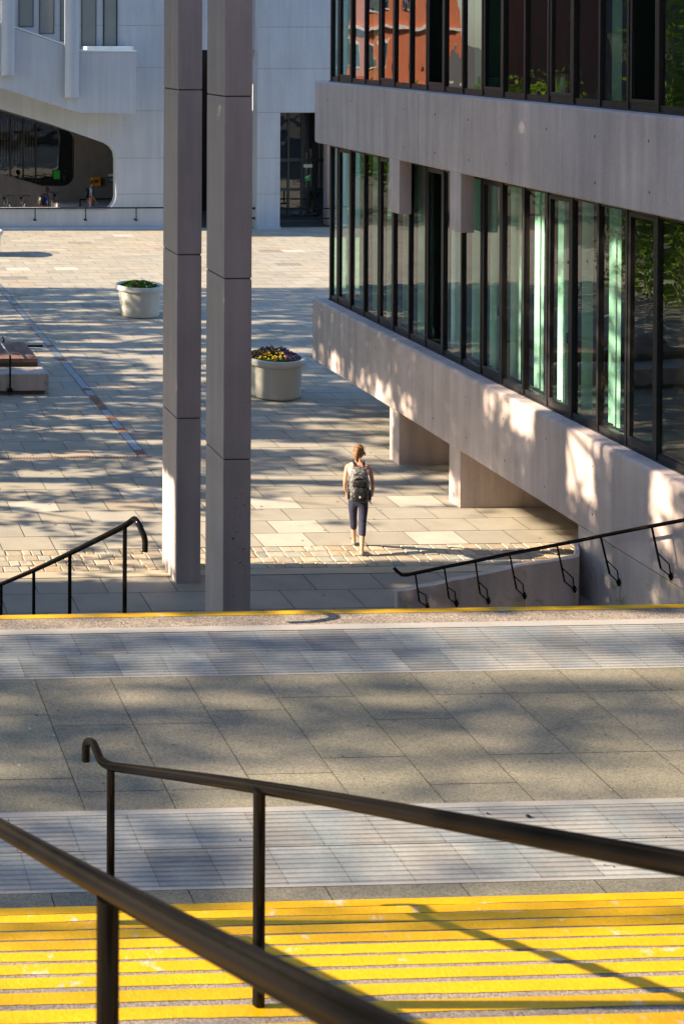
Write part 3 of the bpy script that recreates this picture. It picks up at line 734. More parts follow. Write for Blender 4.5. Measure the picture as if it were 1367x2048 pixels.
# ------------------------------------------------------------------ tiled skylight housing at left
sk = empty('tiled_roof_hatch', (4.7, 32, 0), 'low concrete box with a red-brown tiled lid and black rail at the left edge', 'roof hatch')
s = MB(); s.box((2.5, 31.04, -.02), (5.90, 33.3, .09)); s.build('plinth', M['joint'], sk)
s = MB(); s.bbox((2.4, 30.98, .09), (5.98, 33.4, .47), .02); s.build('concrete_box', M['conc_low'], sk)
s = MB(); s.box((2.5, 31.68, .47), (5.86, 33.3, .58)); s.build('shadow_gap', M['joint'], sk)
s = MB()
for i in range(9):
    for j in range(4):
        x0, y0 = 2.35+.39*i+(.195 if j % 2 else 0), 31.62+.42*j; b_ = rnd.uniform(.75, 1.15)
        x1 = min(x0+.38, 5.84)
        if x1 > x0: s.box((x0, y0, .58), (x1, y0+.412, .665), c=(b_, b_, b_))
s.build('tile', M['tile'], sk)
lr = empty('hatch_railing', (5, 31, 0), 'black guard rail around the tiled box at the left edge', 'railing')
s = MB(); a = wp(21, 780, 30.9); 
ft = wp(21, 712, 30.9); bk_ = wp(6, 692, 33.2)
s.tube([(a.x, 30.92, .10), (a.x, 30.92, ft.z)], .022, 8); s.build('post', M['black'], lr)
s = MB(); s.bbox((a.x-.06, 30.9, .08), (a.x+.06, 30.97, .16), .01); s.build('base_shoe', M['black'], lr)
s = MB(); e = wp(86, 692, 33.35); s.tube([(a.x, 30.92, ft.z), (a.x-.02, 33.35, ft.z+.02)], .018, 8); s.build('side_rail', M['steel'], lr)
s = MB(); s.tube([(2.0, 33.35, e.z), (e.x, 33.35, e.z)], .028, 8); s.build('top_rail', M['black'], lr)
s = MB(); s.tube([(e.x, 33.35, e.z), (e.x, 33.35, .55)], .028, 8); s.build('post', M['black'], lr)
s = MB(); q = wp(7, 684, 33.6); s.tube([q+Vector((0, 0, -.15)), q, q+Vector((.02, 0, .06)), q+Vector((-.02, 0, .12))], [.02, .03, .012, .025], 8); s.build('finial', M['black'], lr)

# ------------------------------------------------------------------ far building
FY0 = 56.5
fb = empty('lecture_theatre', (12, 58, 0), 'pale concrete building with a slanting rounded opening and hanging round ducts across the square', 'building')
def X_(u, Y=FY0): return wp(u, 300, Y).x
def Z_(v, Y=FY0): return wp(300, v, Y).z
hole = [wp(u, v, FY0) for u, v in ((-360, 95), (0, 218), (100, 248), (200, 283), (213, 288), (223, 295), (230, 305), (232.5, 318), (232.5, 393), (230, 404), (223, 414), (212, 420), (-360, 420))]
hole = [(p.x, p.z) for p in hole]
zc0 = -.02
s = MB()
L0, L1 = X_(-420), X_(372)
s.plateY([(L0, zc0), (L1, zc0), (L1, 15), (L0, 15)], FY0, FY0+.5, [hole[::-1]])
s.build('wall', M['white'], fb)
s = MB()   # recessed tie holes and pour joints as thin dark inlays
for v in (51, 135, 221.5, 316, 388):
    z = Z_(v); x0 = X_(235) if v < 300 else X_(233)
    if v == 51: x0 = X_(236)
    s.box((x0, FY0-.003, z-.012), (L1, FY0+.01, z+.012))
s.box((X_(103), FY0-.003, Z_(51)-.012), (X_(206), FY0+.01, Z_(51)+.012))
def dots(x0, x1, z0, z1, yy, dx=.58, dz=.56, skip=.15):
    z = z0
    while z < z1:
        x = x0
        while x < x1:
            if rnd.random() > skip:
                r_ = .02; s.face([(x+r_*math.cos(q), yy, z+r_*math.sin(q)) for q in [j*math.pi/3 for j in range(6)]])
            x += dx
        z += dz
dots(X_(245), L1, .3, 9, FY0-.004); dots(X_(10), X_(230), .25, .3, FY0-.004)
s.build('pour_joint', mat('wall_joint', (0.27, 0.26, 0.25), .9, bump=0), fb, recalc=False)
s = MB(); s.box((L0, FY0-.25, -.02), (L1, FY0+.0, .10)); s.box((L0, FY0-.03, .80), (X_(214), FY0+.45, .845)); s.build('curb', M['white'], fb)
# lintel over the recess and right-hand part
RY = 56.3
R0 = X_(515, RY); R1 = X_(560, RY); R2 = 27.0
zt = wp(540, 225, RY).z
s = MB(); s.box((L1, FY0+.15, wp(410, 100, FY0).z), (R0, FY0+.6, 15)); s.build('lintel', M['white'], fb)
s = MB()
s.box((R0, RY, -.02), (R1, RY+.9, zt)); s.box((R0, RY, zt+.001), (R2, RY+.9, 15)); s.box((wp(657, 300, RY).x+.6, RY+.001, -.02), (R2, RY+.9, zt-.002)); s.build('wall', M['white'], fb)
s = MB()
for v, xe in ((54, R2), (137.5, R2), (225, R2), (316, R1), (388, R1)):
    z = wp(540, v, RY).z; s.box((R0, RY-.003, z-.012), (xe, RY+.01, z+.012))
xx = R0+.28
while xx < R2:
    zz = .4
    while zz < 9:
        if xx < R1 or zz > zt+.1:
            s.face([(xx+.02*math.cos(q), RY-.004, zz+.02*math.sin(q)) for q in [j*math.pi/3 for j in range(6)]])
        zz += .56
    xx += .55
s.build('pour_joint', mat('wall_joint', (0.27, 0.26, 0.25), .9, bump=0), fb, recalc=False)
s = MB(); s.box((R0-.02, RY-.12, -.02), (R1, RY-.0, .10)); s.build('curb', M['white'], fb)
# dark recess box behind, back walls
s = MB()
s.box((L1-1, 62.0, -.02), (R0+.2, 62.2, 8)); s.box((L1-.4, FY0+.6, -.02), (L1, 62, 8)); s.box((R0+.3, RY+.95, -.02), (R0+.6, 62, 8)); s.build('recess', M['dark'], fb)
# undercroft behind the slanting opening
BY = 62.4
s = MB()
win = [(wp(u, v, BY).x, wp(u, v, BY).z) for u, v in ((-380, 100), (0, 222), (140, 264), (146, 270), (149, 280), (149, 352), (146, 363), (138, 370), (126, 373), (85, 372), (0, 347), (-380, 235))]
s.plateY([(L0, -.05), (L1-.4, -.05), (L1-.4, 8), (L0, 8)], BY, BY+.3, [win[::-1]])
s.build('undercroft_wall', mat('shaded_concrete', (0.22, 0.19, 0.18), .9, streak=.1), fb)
s = MB(); s.plateY([(x, z) for x, z in win], BY+.12, BY+.14); s.build('undercroft_window', M['glass_far'], fb)
s = MB()
for u in (22, 48, 73, 150-2): 
    x = wp(u, 300, BY).x; s.box((x-.03, BY+.05, .5), (x+.03, BY+.115, 6))
s.build('mullion', M['frame'], fb)
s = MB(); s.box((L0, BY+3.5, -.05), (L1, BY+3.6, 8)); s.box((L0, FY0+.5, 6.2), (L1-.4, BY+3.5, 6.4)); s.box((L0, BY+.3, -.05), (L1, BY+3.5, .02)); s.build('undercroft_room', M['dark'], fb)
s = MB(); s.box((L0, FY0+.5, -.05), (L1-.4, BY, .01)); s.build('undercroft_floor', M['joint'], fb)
# curtains inside, seen through the glass
s = MB()
for i in range(14):
    x = wp(i*5.6-2, 300, BY+.6).x; s.box((x, BY+.6, 1.9+.02*i), (x+.05, BY+.63, 3.95+.1*math.sin(i*.5)))
s.build('curtain_fold', mat('curtain', (.5, .42, .32), .9, bump=0), fb)
# small posters and signs on the undercroft wall
def plate(name, u0, v0, u1, v1, Y, mt, label, cat):
    a, b = wp(u0, v1, Y), wp(u1, v0, Y); s = MB(); s.bbox((a.x, Y-.03, a.z), (b.x, Y, b.z), .004); return tag(s.build(name, mt), label, cat)
plate('poster', 107.5, 341, 120, 358, BY-.0, M['green'], 'bright green poster on the dark window in the undercroft', 'poster')
ys = empty('wall_box', (wp(191, 362, BY-.05).x, BY, 1), 'yellow wall-mounted box behind the walking man in pink shorts', 'defibrillator box')
a, b = wp(182.5, 371.5, BY-.02), wp(200.5, 354, BY-.02); s = MB(); s.bbox((a.x, BY-.16, a.z), (b.x, BY-.001, b.z), .02); s.build('case', M['yel2'], ys)
s = MB(); c_ = (a+b)/2; s.bbox((c_.x-.11, BY-.172, c_.z-.06), (c_.x+.11, BY-.161, c_.z+.1), .004); s.build('front_panel', M['redp'], ys)
sg = empty('wall_sign', (wp(224, 356, BY).x, BY, 1), 'dark teal wall sign with a white top strip beside the rounded corner of the opening', 'sign')
a, b = wp(217, 365, BY), wp(233, 353, BY); s = MB(); s.bbox((a.x, BY-.04, a.z), (b.x, BY-.001, b.z), .004); s.build('panel', M['signdark'], sg)
a, b = wp(217, 352.7, BY), wp(233, 348, BY); s = MB(); s.bbox((a.x, BY-.04, a.z), (b.x, BY-.001, b.z), .004); s.build('top_strip', M['paper'], sg)
s = MB()
for j in range(2):
    for i in range(5 if j == 0 else 7):
        a = wp(219+i*1.9, 357.5+j*3.6, BY); s.box((a.x, BY-.043, a.z-.02), (a.x+.03, BY-.0405, a.z+.02))
s.build('lettering', M['paper'], sg)

# projecting oriel box with coping, round ducts and slot windows
OY = 54.9
o1 = [wp(u, v, OY) for u, v in ((-380, -80), (0, 45), (30, 57), (165, 103), (273, 104), (272.5, 227), (160, 226), (0, 175), (-380, 55))]
s = MB(); s.plateY([(p.x, p.z) for p in o1], OY, FY0-.002)
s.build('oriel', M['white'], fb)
s = MB()
def coping(a, b, th=.06):
    a, b = Vector(a), Vector(b); o = .0
    vs = [(a.x, OY-.04, a.z+.002), (b.x, OY-.04, b.z+.002), (b.x, OY+.35, b.z+.002), (a.x, OY+.35, a.z+.002), (a.x, OY-.04, a.z+th), (b.x, OY-.04, b.z+th), (b.x, OY+.35, b.z+th), (a.x, OY+.35, a.z+th)]
    s.mesh(vs, [(0,3,2,1),(4,5,6,7),(0,1,5,4),(1,2,6,5),(2,3,7,6),(3,0,4,7)])
coping(o1[0], o1[1]); coping(o1[1], o1[3]); coping(o1[3], o1[4])
a, b = wp(170, 101, OY+.9), wp(262, 97, OY+.9); s.box((a.x, OY+.5, a.z-.2), (b.x, FY0-.1, a.z+.16))
s.build('coping', mat('coping_metal', (.55, .62, .66), .4, bump=0), fb)
for (u0, u1, v) in ((4, 31, 151), (132, 160, 195), (-124, -96, 108)):
    a, b = wp(u0, v, OY-.3), wp(u1, v, OY-.3); r_ = (b.x-a.x)/2; c_ = (a.x+b.x)/2
    s = MB(); n = 24
    ring = [(c_+r_*math.cos(t), OY-.0-.15+(-r_*math.sin(t) if math.sin(t) > 0 else 0)-.0) for t in [math.pi*k/n for k in range(n+1)]]
    ring = [(c_+r_, OY-.002)]+[(c_+r_*math.cos(math.pi*k/n), OY-.15-r_*.8*math.sin(math.pi*k/n)) for k in range(n+1)]+[(c_-r_, OY-.002)]
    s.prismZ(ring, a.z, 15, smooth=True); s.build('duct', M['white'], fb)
for (u0, u1, v, thick) in ((-20, 3, 40, 0), (37.5, 67, 53.5, 0), (79, 108.5, 67.5, 0), (121, 150, 82, 0), (163, 192.5, 94.5, 0), (206, 234.5, 94.5, 1)):
    a, b = wp(u0, v, FY0), wp(u1, v, FY0); t_ = .05 if thick else .022
    s = MB(); x0, x1, z0 = a.x, b.x, a.z
    s.box((x0, FY0-.05, z0), (x1, FY0+.02, z0+t_)); s.box((x0, FY0-.05, z0+t_), (x0+t_, FY0+.02, 12)); s.box((x1-t_, FY0-.05, z0+t_), (x1, FY0+.02, 12)); fr = s.build('slot_window', M['frame'], fb)
    s = MB(); s.box((x0+t_, FY0-.03, z0+t_), (x1-t_, FY0-.01, 12)); s.build('pane', mat('blind_behind_glass', (0.20, 0.21, 0.20), .15, var=.1, scale=.5, bump=0), fr)

# rail along the front wall
rl = empty('ramp_railing', (11, 56.2, 0), 'thin black rail on short brackets along the far pale parapet', 'railing')
z_ = wp(200, 416, 56.25).z
s = MB(); s.tube([(L0, 56.25, z_), (L1, 56.25, z_)], .03, 8); s.build('rail', M['black'], rl)
for u in (-30, 71, 172, 273):
    x = X_(u, 56.25); zb = wp(u, 440, 56.25).z
    s = MB(); s.tube([(x, 56.25, z_), (x, 56.25, zb)], .022, 8); s.tube([(x, 56.25, zb), (x, 56.49, zb)], .03, 8); s.box((x-.06, 56.2, zb-.025), (x+.06, 56.3, zb+.01)); s.build('bracket', M['black'], rl)
ir = empty('ramp_railing', (X_(195), 60, 0), 'black inner rail in the undercroft behind the walking man in pink shorts', 'railing')
a, b = wp(160.5, 399, 61.2), wp(236, 397, 61.2)
s = MB(); s.tube([a, b], .03, 8); s.build('rail', M['black'], ir)
s = MB(); s.tube([a, (a.x, a.y, 0)], .03, 8); s.build('post', M['black'], ir)
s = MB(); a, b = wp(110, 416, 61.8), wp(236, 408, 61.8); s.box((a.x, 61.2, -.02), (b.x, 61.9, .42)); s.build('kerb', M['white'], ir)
# entrance at right: rails, glazing, curtains, sign
EY = 58.6
s = MB(); s.box((R1-.3, RY+.9, -.02), (R1+.25, EY+.9, zt)); s.build('side_wall', mat('brown_plaster', (.30, .23, .17), .9, bump=0), fb)
s = MB(); a, b = wp(650, 400, EY-1), wp(664, 400, EY-1); s.box((a.x, EY-1.2, -.02), (b.x+1, EY-.8, zt)); s.build('side_wall', M['conc'], fb)
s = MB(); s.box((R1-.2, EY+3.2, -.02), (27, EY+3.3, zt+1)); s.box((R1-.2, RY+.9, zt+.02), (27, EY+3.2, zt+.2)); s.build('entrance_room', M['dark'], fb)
s = MB()
for u in (576, 603, 630): x = wp(u, 300, EY).x; s.box((x-.045, EY-.04, -.02), (x+.045, EY+.04, zt+.02))
z = wp(600, 320, EY).z; s.box((R1+.2, EY-.045, z-.06), (26, EY+.035, z+.06)); z = wp(600, 378, EY).z; s.box((R1+.2, EY-.045, z-.08), (26, EY+.035, z+.05)); s.build('glazing_bar', M['frame'], fb)
s = MB(); s.box((R1+.25, EY-.005, -.02), (26, EY+.005, zt+.02)); s.build('entrance_glass', M['glass_far'], fb)
s = MB()
for i in range(9):
    u = 588+i*8.2; topv = 300-i*7.5; a = wp(u, topv, EY+1.6); b = wp(u+3.6, 372, EY+1.6); s.box((a.x, EY+.25, b.z), (b.x, EY+.3, a.z))
s.build('curtain_fold', mat('pale_curtain', (.80, .76, .58), .9, bump=0), fb)
s = MB(); a, b = wp(505, 450, EY+.5), wp(665, 420, EY+.5); s.box((R1+.26, RY+1.6, -.01), (25, EY-.1, .18)); s.build('entrance_platform', M['joint'], fb)
er = empty('entrance_railing', (21.5, 57, 0), 'two-bar black rail across the dark entrance at the far right', 'railing')
for v in (417, 437):
    s = MB(); a, b = wp(560, v, 57.0), wp(672, v, 57.0); s.tube([a, b], .028, 8); s.build('rail', M['black'], er)
s = MB(); a, b = wp(623.5, 398, 57.0), wp(623.5, 426, 57.0); s.tube([a, b], .03, 8); s.bbox((b.x-.18, 56.9, b.z-.04), (b.x+.18, 57.1, b.z+.02), .01); s.build('post', M['black'], er)
wb = empty('wall_bracket', (19.0, 56.6, 0), 'pair of short black stubs on the blue-grey wall return right of the right column', 'bracket')
for v in (416.5, 436.5):
    a = wp(506, v, RY+.3); s = MB(); s.tube([a+Vector((-.25, 0, 0)), (R0-.03, RY+.3, a.z), (R0, RY+.3, a.z)], [.035, .035, .07], 8); s.build('stub', M['black'], wb)
ns = empty('door_notice', (wp(615, 340, EY).x, EY, 1), 'white strip notice with a green and white card below it on the far entrance glass', 'notice')
a, b = wp(607, 335, EY-.05), wp(624.5, 328.5, EY-.05); s = MB(); s.bbox((a.x, EY-.06, a.z), (b.x, EY-.045, b.z), .004); s.build('strip', M['paper'], ns)
a = [wp(u, v, EY-.05) for u, v in ((608.5, 355), (621.5, 355), (621, 361), (610, 362.5))]; s = MB(); s.face(a[::-1]); s.build('card', M['green'], ns, recalc=False)
a = [wp(u, v, EY-.055) for u, v in ((609, 354), (622, 349), (614, 357))]; s = MB(); s.face(a[::-1]); s.build('folded_sheet', M['paper'], ns, recalc=False)

# ------------------------------------------------------------------ bicycles
def bicycle(root):
    "bike along local +X, wheels on z=0"
    for x in (-.52, .52):
        s = MB(); R = .33; n = 28; s.tube([(x+R*math.cos(2*math.pi*k/n), 0, R+.01+R*math.sin(2*math.pi*k/n)) for k in range(n+1)], .018, 6, cap=False); wv = s.build('wheel', M['rubber'], root)
        s = MB(); R2 = R-.03; s.tube([(x+R2*math.cos(2*math.pi*k/n), 0, R+.01+R2*math.sin(2*math.pi*k/n)) for k in range(n+1)], .010, 5, cap=False)
        for k in range(12): s.tube([(x, 0, R+.01), (x+R2*math.cos(2*math.pi*k/12), 0, R+.01+R2*math.sin(2*math.pi*k/12))], .002, 3, cap=False)
        s.build('rim', M['chrome'], wv)
    s = MB(); bb = (-.05, 0, .29); hd = (.36, 0, .78); st = (-.17, 0, .80)
    for a, b in ((bb, hd), (bb, st), (st, (.33, 0, .84)), (bb, (-.52, 0, .34)), (st, (-.52, 0, .34)), ((.34, 0, .92), hd), (hd, (.52, 0, .34))): s.tube([a, b], .016, 6)
    s.build('frame', mat('bike_paint', (.05, .06, .08), .3, bump=0), root)
    s = MB(); s.tube([(.33, 0, .9), (.33, 0, .98)], .014, 6); s.tube([(.47, -.24, .93), (.42, -.2, .99), (.34, 0, .99), (.42, .2, .99), (.47, .24, .93)], .014, 6); s.build('handlebar', M['black'], root)
    s = MB(); s.tube([st, (-.2, 0, .93)], .013, 6); s.tube([(-.33, 0, .95), (-.22, 0, .955), (-.05, 0, .94)], [.07, .055, .02], 8); s.build('saddle', M['black'], root)
    s = MB(); s.tube([(-.05, -.06, .29), (-.05, .06, .29)], [.09, .09], 12); s.tube([(-.05, .07, .29), (.06, .08, .17)], .01, 5); s.tube([(-.05, -.07, .29), (-.16, -.08, .41)], .01, 5); s.build('crankset', M['chrome'], root)
bk0 = empty('bicycle', (0, 0, 0), 'bicycle parked second from the left edge in the dark undercroft, drop handlebars turned out', 'bicycle', 'bicycles parked in the far undercroft')
bicycle(bk0); index_kids()
def put_bike(o, u, Y, rz, label=None):
    o.location = (wp(u, 400, Y).x, Y, 0.01); o.rotation_euler = (0, 0, rz)
    if label: o['label'] = label
for (u, Y, rz, lb_) in ((12, 59.4, 1.15, 'bicycle at the far left edge of the dark undercroft, front wheel towards the parapet'),
                        (108, 60.4, 1.5, 'dark bicycle with a red lamp right behind the figure in blue'),
                        (-40, 59.6, 1.2, 'bicycle in the undercroft just beyond the left edge'),
                        (646, 59.2, 1.9, 'bicycle leaning by the far right entrance glazing'),
                        (632, 59.6, 1.2, 'bicycle in the shade left of the one at the far right entrance')):
    put_bike(copy_tree(bk0), u, Y, rz, lb_)
put_bike(bk0, 45, 59.4, 1.25)
s = MB(); a = wp(114, 401, 60.0); s.bbox((a.x-.05, 59.9, a.z-.04), (a.x+.05, 59.96, a.z+.04), .01); tag(s.build('bike_lamp', M['redp']), 'small red rear lamp on the bicycle behind the figure in blue', 'lamp')

# ------------------------------------------------------------------ people
def skin(name, chains, mt, parent, sub=2, branch=True):
    "chains: list of joint lists [(x,y,z,r)..]; joints closer than 1 mm are merged so chains join into one body"
    vs, rs, es = [], [], []
    def vid(p):
        for i, q in enumerate(vs):
            if (q-Vector(p[:3])).length < 1e-3: return i
        vs.append(Vector(p[:3])); rs.append(p[3] if isinstance(p[3], tuple) else (p[3], p[3])); return len(vs)-1
    for c in chains:
        ids = [vid(p) for p in c]
        es += list(zip(ids[:-1], ids[1:]))
    me = bpy.data.meshes.new(name); me.from_pydata(vs, es, []); o = bpy.data.objects.new(name, me); COL.objects.link(o)
    md = o.modifiers.new('s', 'SKIN'); md.use_smooth_shade = True
    for i, sv in enumerate(me.skin_vertices[0].data): sv.radius = rs[i]; sv.use_root = (i == 0)
    m2 = o.modifiers.new('u', 'SUBSURF'); m2.levels = sub; m2.render_levels = sub
    dg = bpy.context.evaluated_depsgraph_get(); ev = o.evaluated_get(dg); nm = bpy.data.meshes.new_from_object(ev)
    bpy.data.objects.remove(o); bpy.data.meshes.remove(me)
    nm.materials.clear(); nm.materials.append(mt)
    for pl in nm.polygons: pl.use_smooth = True; pl.material_index = 0
    o = bpy.data.objects.new(name, nm); COL.objects.link(o); o.parent = parent
    return o
def ell(s, c, r, n=16, m=0, fn=None):
    vs = []; fs = []
    for i in range(n+1):
        th = math.pi*i/n
        for j in range(2*n):
            ph = math.pi*j/n; d = Vector((math.sin(th)*math.cos(ph), math.sin(th)*math.sin(ph), math.cos(th)))
            k = fn(d) if fn else 1.0
            vs.append(Vector(c)+Vector((d.x*r[0]*k, d.y*r[1]*k, d.z*r[2]*k)))
    for i in range(n):
        for j in range(2*n): fs.append((i*2*n+j, (i+1)*2*n+j, (i+1)*2*n+(j+1) % (2*n), i*2*n+(j+1) % (2*n)))
    s.mesh(vs, fs, m, True)
def fingers(wr, d, side):
    "five short chains rooted in the palm; d = pointing direction, side = thumb side"
    wr, d, side = Vector(wr), Vector(d).normalized(), Vector(side).normalized(); up = d.cross(side)
    ch = []
    palm = wr+d*.05
    P = lambda v, r: (v.x, v.y, v.z, r)
    pj = P(palm, (.034, .014))
    for i, L_ in enumerate((.062, .072, .068, .054)):
        b = palm+side*(.027-.018*i)+d*.035; mdl = b+d*L_*.5+up*.012; tip = b+d*L_*.9+up*.035
        ch.append([pj, P(b, .0095), P(mdl, .0085), P(tip, .007)])
    tb = wr+side*.032+d*.03; ch.append([P(wr+d*.012, (.024, .016)), P(tb, .011), P(tb+d*.035+side*.012, .009), P(tb+d*.055+side*.01, .007)])
    return pj, ch

# ---- woman walking away
W = empty('person', (0, 0, 0), 'woman walking away with light brown tied-up hair, white sleeveless top and cropped navy trousers', 'person')
pel = (0, 0, .90, (.125, .095))
spine = [pel, (0, .0, 1.03, (.105, .08)), (0, .005, 1.20, (.125, .09)), (0, .0, 1.33, (.12, .08)), (.0, .012, 1.405, (.055, .052)), (.004, .03, 1.465, .046)]
Lleg = [pel, (-.078, .01, .83, .08), (-.065, .12, .50, .052), (-.06, .16, .40, .050), (-.045, .26, .13, .031), (-.044, .265, .07, .033), (-.05, .34, .035, (.034, .02)), (-.052, .39, .03, (.028, .016))]
Rleg = [pel, (.078, -.005, .83, .08), (.062, .0, .49, .053), (.058, -.045, .38, .051), (.046, -.12, .13, .031), (.045, -.125, .065, .033), (.05, -.04, .03, (.034, .02)), (.052, .01, .026, (.028, .016))]
sh = spine[3]
Larm = [sh, (-.165, .0, 1.335, .045), (-.182, -.015, 1.21, .034), (-.198, -.01, 1.085, .030), (-.19, .07, .955, .026), (-.165, .12, .885, .02)]
Rarm = [sh, (.165, .0, 1.335, .045), (.190, -.015, 1.21, .034), (.212, -.03, 1.085, .030), (.205, .02, .95, .026), (.18, .055, .875, .021)]
chains = [spine, Lleg, Rleg]
for arm, sd in ((Larm, 1), (Rarm, -1)):
    a = Vector(arm[-1][:3]); pj, fc = fingers(a, (-.1*sd*-1, .35, -.9), (-sd*-.2+.0, .9, .3))
    chains.append(arm+[(a.x, a.y, a.z-.012, (.024, .016)), pj]); chains += fc
skin('body', chains, M['skin'], W)
hd = MB()
def headshape(d):
    k = 1.0
    if d.z < 0: k *= 1-.10*abs(d.z)*(1 if d.y < .2 else .3)
    if d.y > .75 and -.25 < d.z < .1: k *= 1+.10*max(0, 1-abs(d.x)*6)
    return k
ell(hd, (.012, .045, 1.555), (.072, .09, .108), 16, 0, headshape)
for sx in (-1, 1): ell(hd, (.014+sx*.080, .015, 1.545), (.014, .020, .032), 8)
for sx in (-1, 1): ell(hd, (.012+sx*.03, .125, 1.565), (.012, .009, .009), 6, 1)
ell(hd, (.012, .134, 1.505), (.024, .008, .007), 6, 2)
tagm = [M['skin'], M['hairdark'], fm('lip', (.45, .12, .1))]
hdo = hd.build('head', tagm, W)
s = MB(); ell(s, (.008, .018, 1.580), (.078, .093, .105), 16, 0, lambda d: (1.0+.02*math.sin(d.x*40)) if (d.y < .35 or d.z > .45) else .80)
ell(s, (-.022, -.085, 1.615), (.05, .045, .058), 10)
s.tube([(-.018, -.085, 1.63), (-.035, -.125, 1.60), (-.04, -.13, 1.54), (-.03, -.11, 1.47), (-.02, -.09, 1.43)], [.03, .042, .038, .026, .01], 12)
for i in range(26): a = rnd.uniform(0, 6.28); s.tube([(.01+.08*math.cos(a)*.9, .02+.09*math.sin(a)*.5-.02, 1.60+rnd.uniform(-.1, .07)), (.01+.09*math.cos(a), -.03-.02*rnd.random(), 1.60+rnd.uniform(-.1, .08))], .003, 4)
s.build('hair', M['hair'], W)
tch = [[(0, 0, .93, (.132, .10)), (0, .0, 1.04, (.118, .092)), (0, .005, 1.20, (.135, .098)), (0, .0, 1.315, (.13, .085)), (0, .008, 1.385, (.075, .06))],
       [(0, .0, 1.315, (.13, .085)), (-.162, 0, 1.335, .058)], [(0, .0, 1.315, (.13, .085)), (.162, 0, 1.335, .058)]]
skin('sleeveless_top', tch, M['top'], W)
tr = [[(0, 0, .93, (.128, .10)), (0, 0, .86, (.135, .105)), (-.078, .015, .78, .087), (-.066, .115, .52, .062), (-.061, .15, .42, .058), (-.053, .205, .28, .053)],
      [(0, 0, .86, (.135, .105)), (.078, -.005, .78, .088), (.063, .0, .51, .063), (.059, -.035, .40, .060), (.053, -.078, .26, .054)]]
skin('cropped_trousers', tr, M['navy'], W)
for (a, b, c) in (((-.044, .24, .05), (-.048, .31, .035), (-.053, .40, .03)), ((.045, -.15, .04), (.048, -.07, .03), (.052, .03, .028))):
    s = MB(); ell(s, a, (.031, .034, .034), 10); s.tube([a, b, c], [.031, .032, .024], 10); 
    for i, v in enumerate(s.v): s.v[i] = (v[0], v[1], max(v[2], .004))
    s.build('shoe', M['shoe'], W)
s = MB(); s.tube([(.196, .035, .905), (.192, .04, .892)], .028, 12); s.build('bracelet', M['redp'], W)
s = MB(); s.tube([(.2, .03, .925), (.197, .033, .915)], .029, 12); s.build('bracelet', M['chrome'], W)
Wp = gp(712, 1103); W.location = (Wp.x+.02, Wp.y-.02, 0); W.rotation_euler = (0, 0, -.33)
Bp = empty('backpack', (0, 0, 0), 'black and grey rucksack carried on the back of the woman in navy trousers', 'backpack')
def loft(s, secs, n=28, m=0, e=2.6):
    vs = []; fs = []
    for (z, cx, cy_, rx, ry) in secs:
        for k in range(n):
            t = 2*math.pi*k/n; c_, s_ = math.cos(t), math.sin(t)
            vs.append((cx+rx*math.copysign(abs(c_)**(2/e), c_), cy_+ry*math.copysign(abs(s_)**(2/e), s_), z))
    for i in range(len(secs)-1):
        for k in range(n): fs.append((i*n+k, i*n+(k+1) % n, (i+1)*n+(k+1) % n, (i+1)*n+k))
    fs.append(tuple(range(n))[::-1]); fs.append(tuple((len(secs)-1)*n+k for k in range(n))); s.mesh(vs, fs, m, True)
s = MB(); loft(s, [(.86, 0, -.20, .13, .06), (.865, 0, -.20, .155, .085), (.93, 0, -.205, .168, .10), (1.05, 0, -.205, .165, .10), (1.2, 0, -.20, .155, .095), (1.3, 0, -.185, .135, .08), (1.36, 0, -.17, .105, .06), (1.375, 0, -.165, .07, .035)]); s.build('main_bag', M['packgrey'], Bp)
s = MB(); loft(s, [(.885, 0, -.30, .10, .02), (.89, 0, -.305, .125, .04), (.97, 0, -.31, .13, .055), (1.06, 0, -.305, .115, .045), (1.10, 0, -.295, .08, .02)]); s.build('bottom_pocket', M['pack'], Bp)
s = MB(); loft(s, [(1.10, 0, -.29, .10, .02), (1.11, 0, -.29, .115, .03), (1.2, 0, -.285, .11, .035), (1.27, 0, -.27, .09, .025), (1.30, 0, -.255, .05, .01)]); s.build('front_pocket', M['pack'], Bp)
for sx in (-1, 1):
    s = MB(); loft(s, [(.90, sx*.165, -.2, .02, .055), (.91, sx*.17, -.2, .028, .065), (1.02, sx*.17, -.2, .026, .06), (1.05, sx*.165, -.2, .015, .045)]); s.build('side_pocket', M['pack'], Bp)
    s = MB(); s.tube([(sx*.075, -.12, 1.345), (sx*.085, -.06, 1.415), (sx*.09, .02, 1.425), (sx*.10, .09, 1.36), (sx*.12, .115, 1.2), (sx*.15, .08, 1.02), (sx*.16, -.08, .93)], .017, 8); s.build('strap', M['pack'], Bp)
s = MB(); s.tube([(-.1, -.295, 1.16), (-.07, -.322, 1.25), (0, -.325, 1.285), (.07, -.322, 1.25), (.1, -.295, 1.16)], .007, 6); s.tube([(-.12, -.27, 1.1), (-.1, -.275, 1.28), (0, -.25, 1.345), (.1, -.275, 1.28), (.12, -.27, 1.1)], .006, 6); s.build('zip', M['packgrey'], Bp)
s = MB(); s.tube([(-.03, -.16, 1.37), (0, -.165, 1.405), (.03, -.16, 1.37)], .007, 6); s.build('grab_loop', M['pack'], Bp)
s = MB(); s.box((-.012, -.366, .955), (.012, -.362, .985)); s.build('badge', M['paper'], Bp)
Bp.scale = (.9, .95, 1.0)
Bp.location = W.location; Bp.rotation_euler = W.rotation_euler

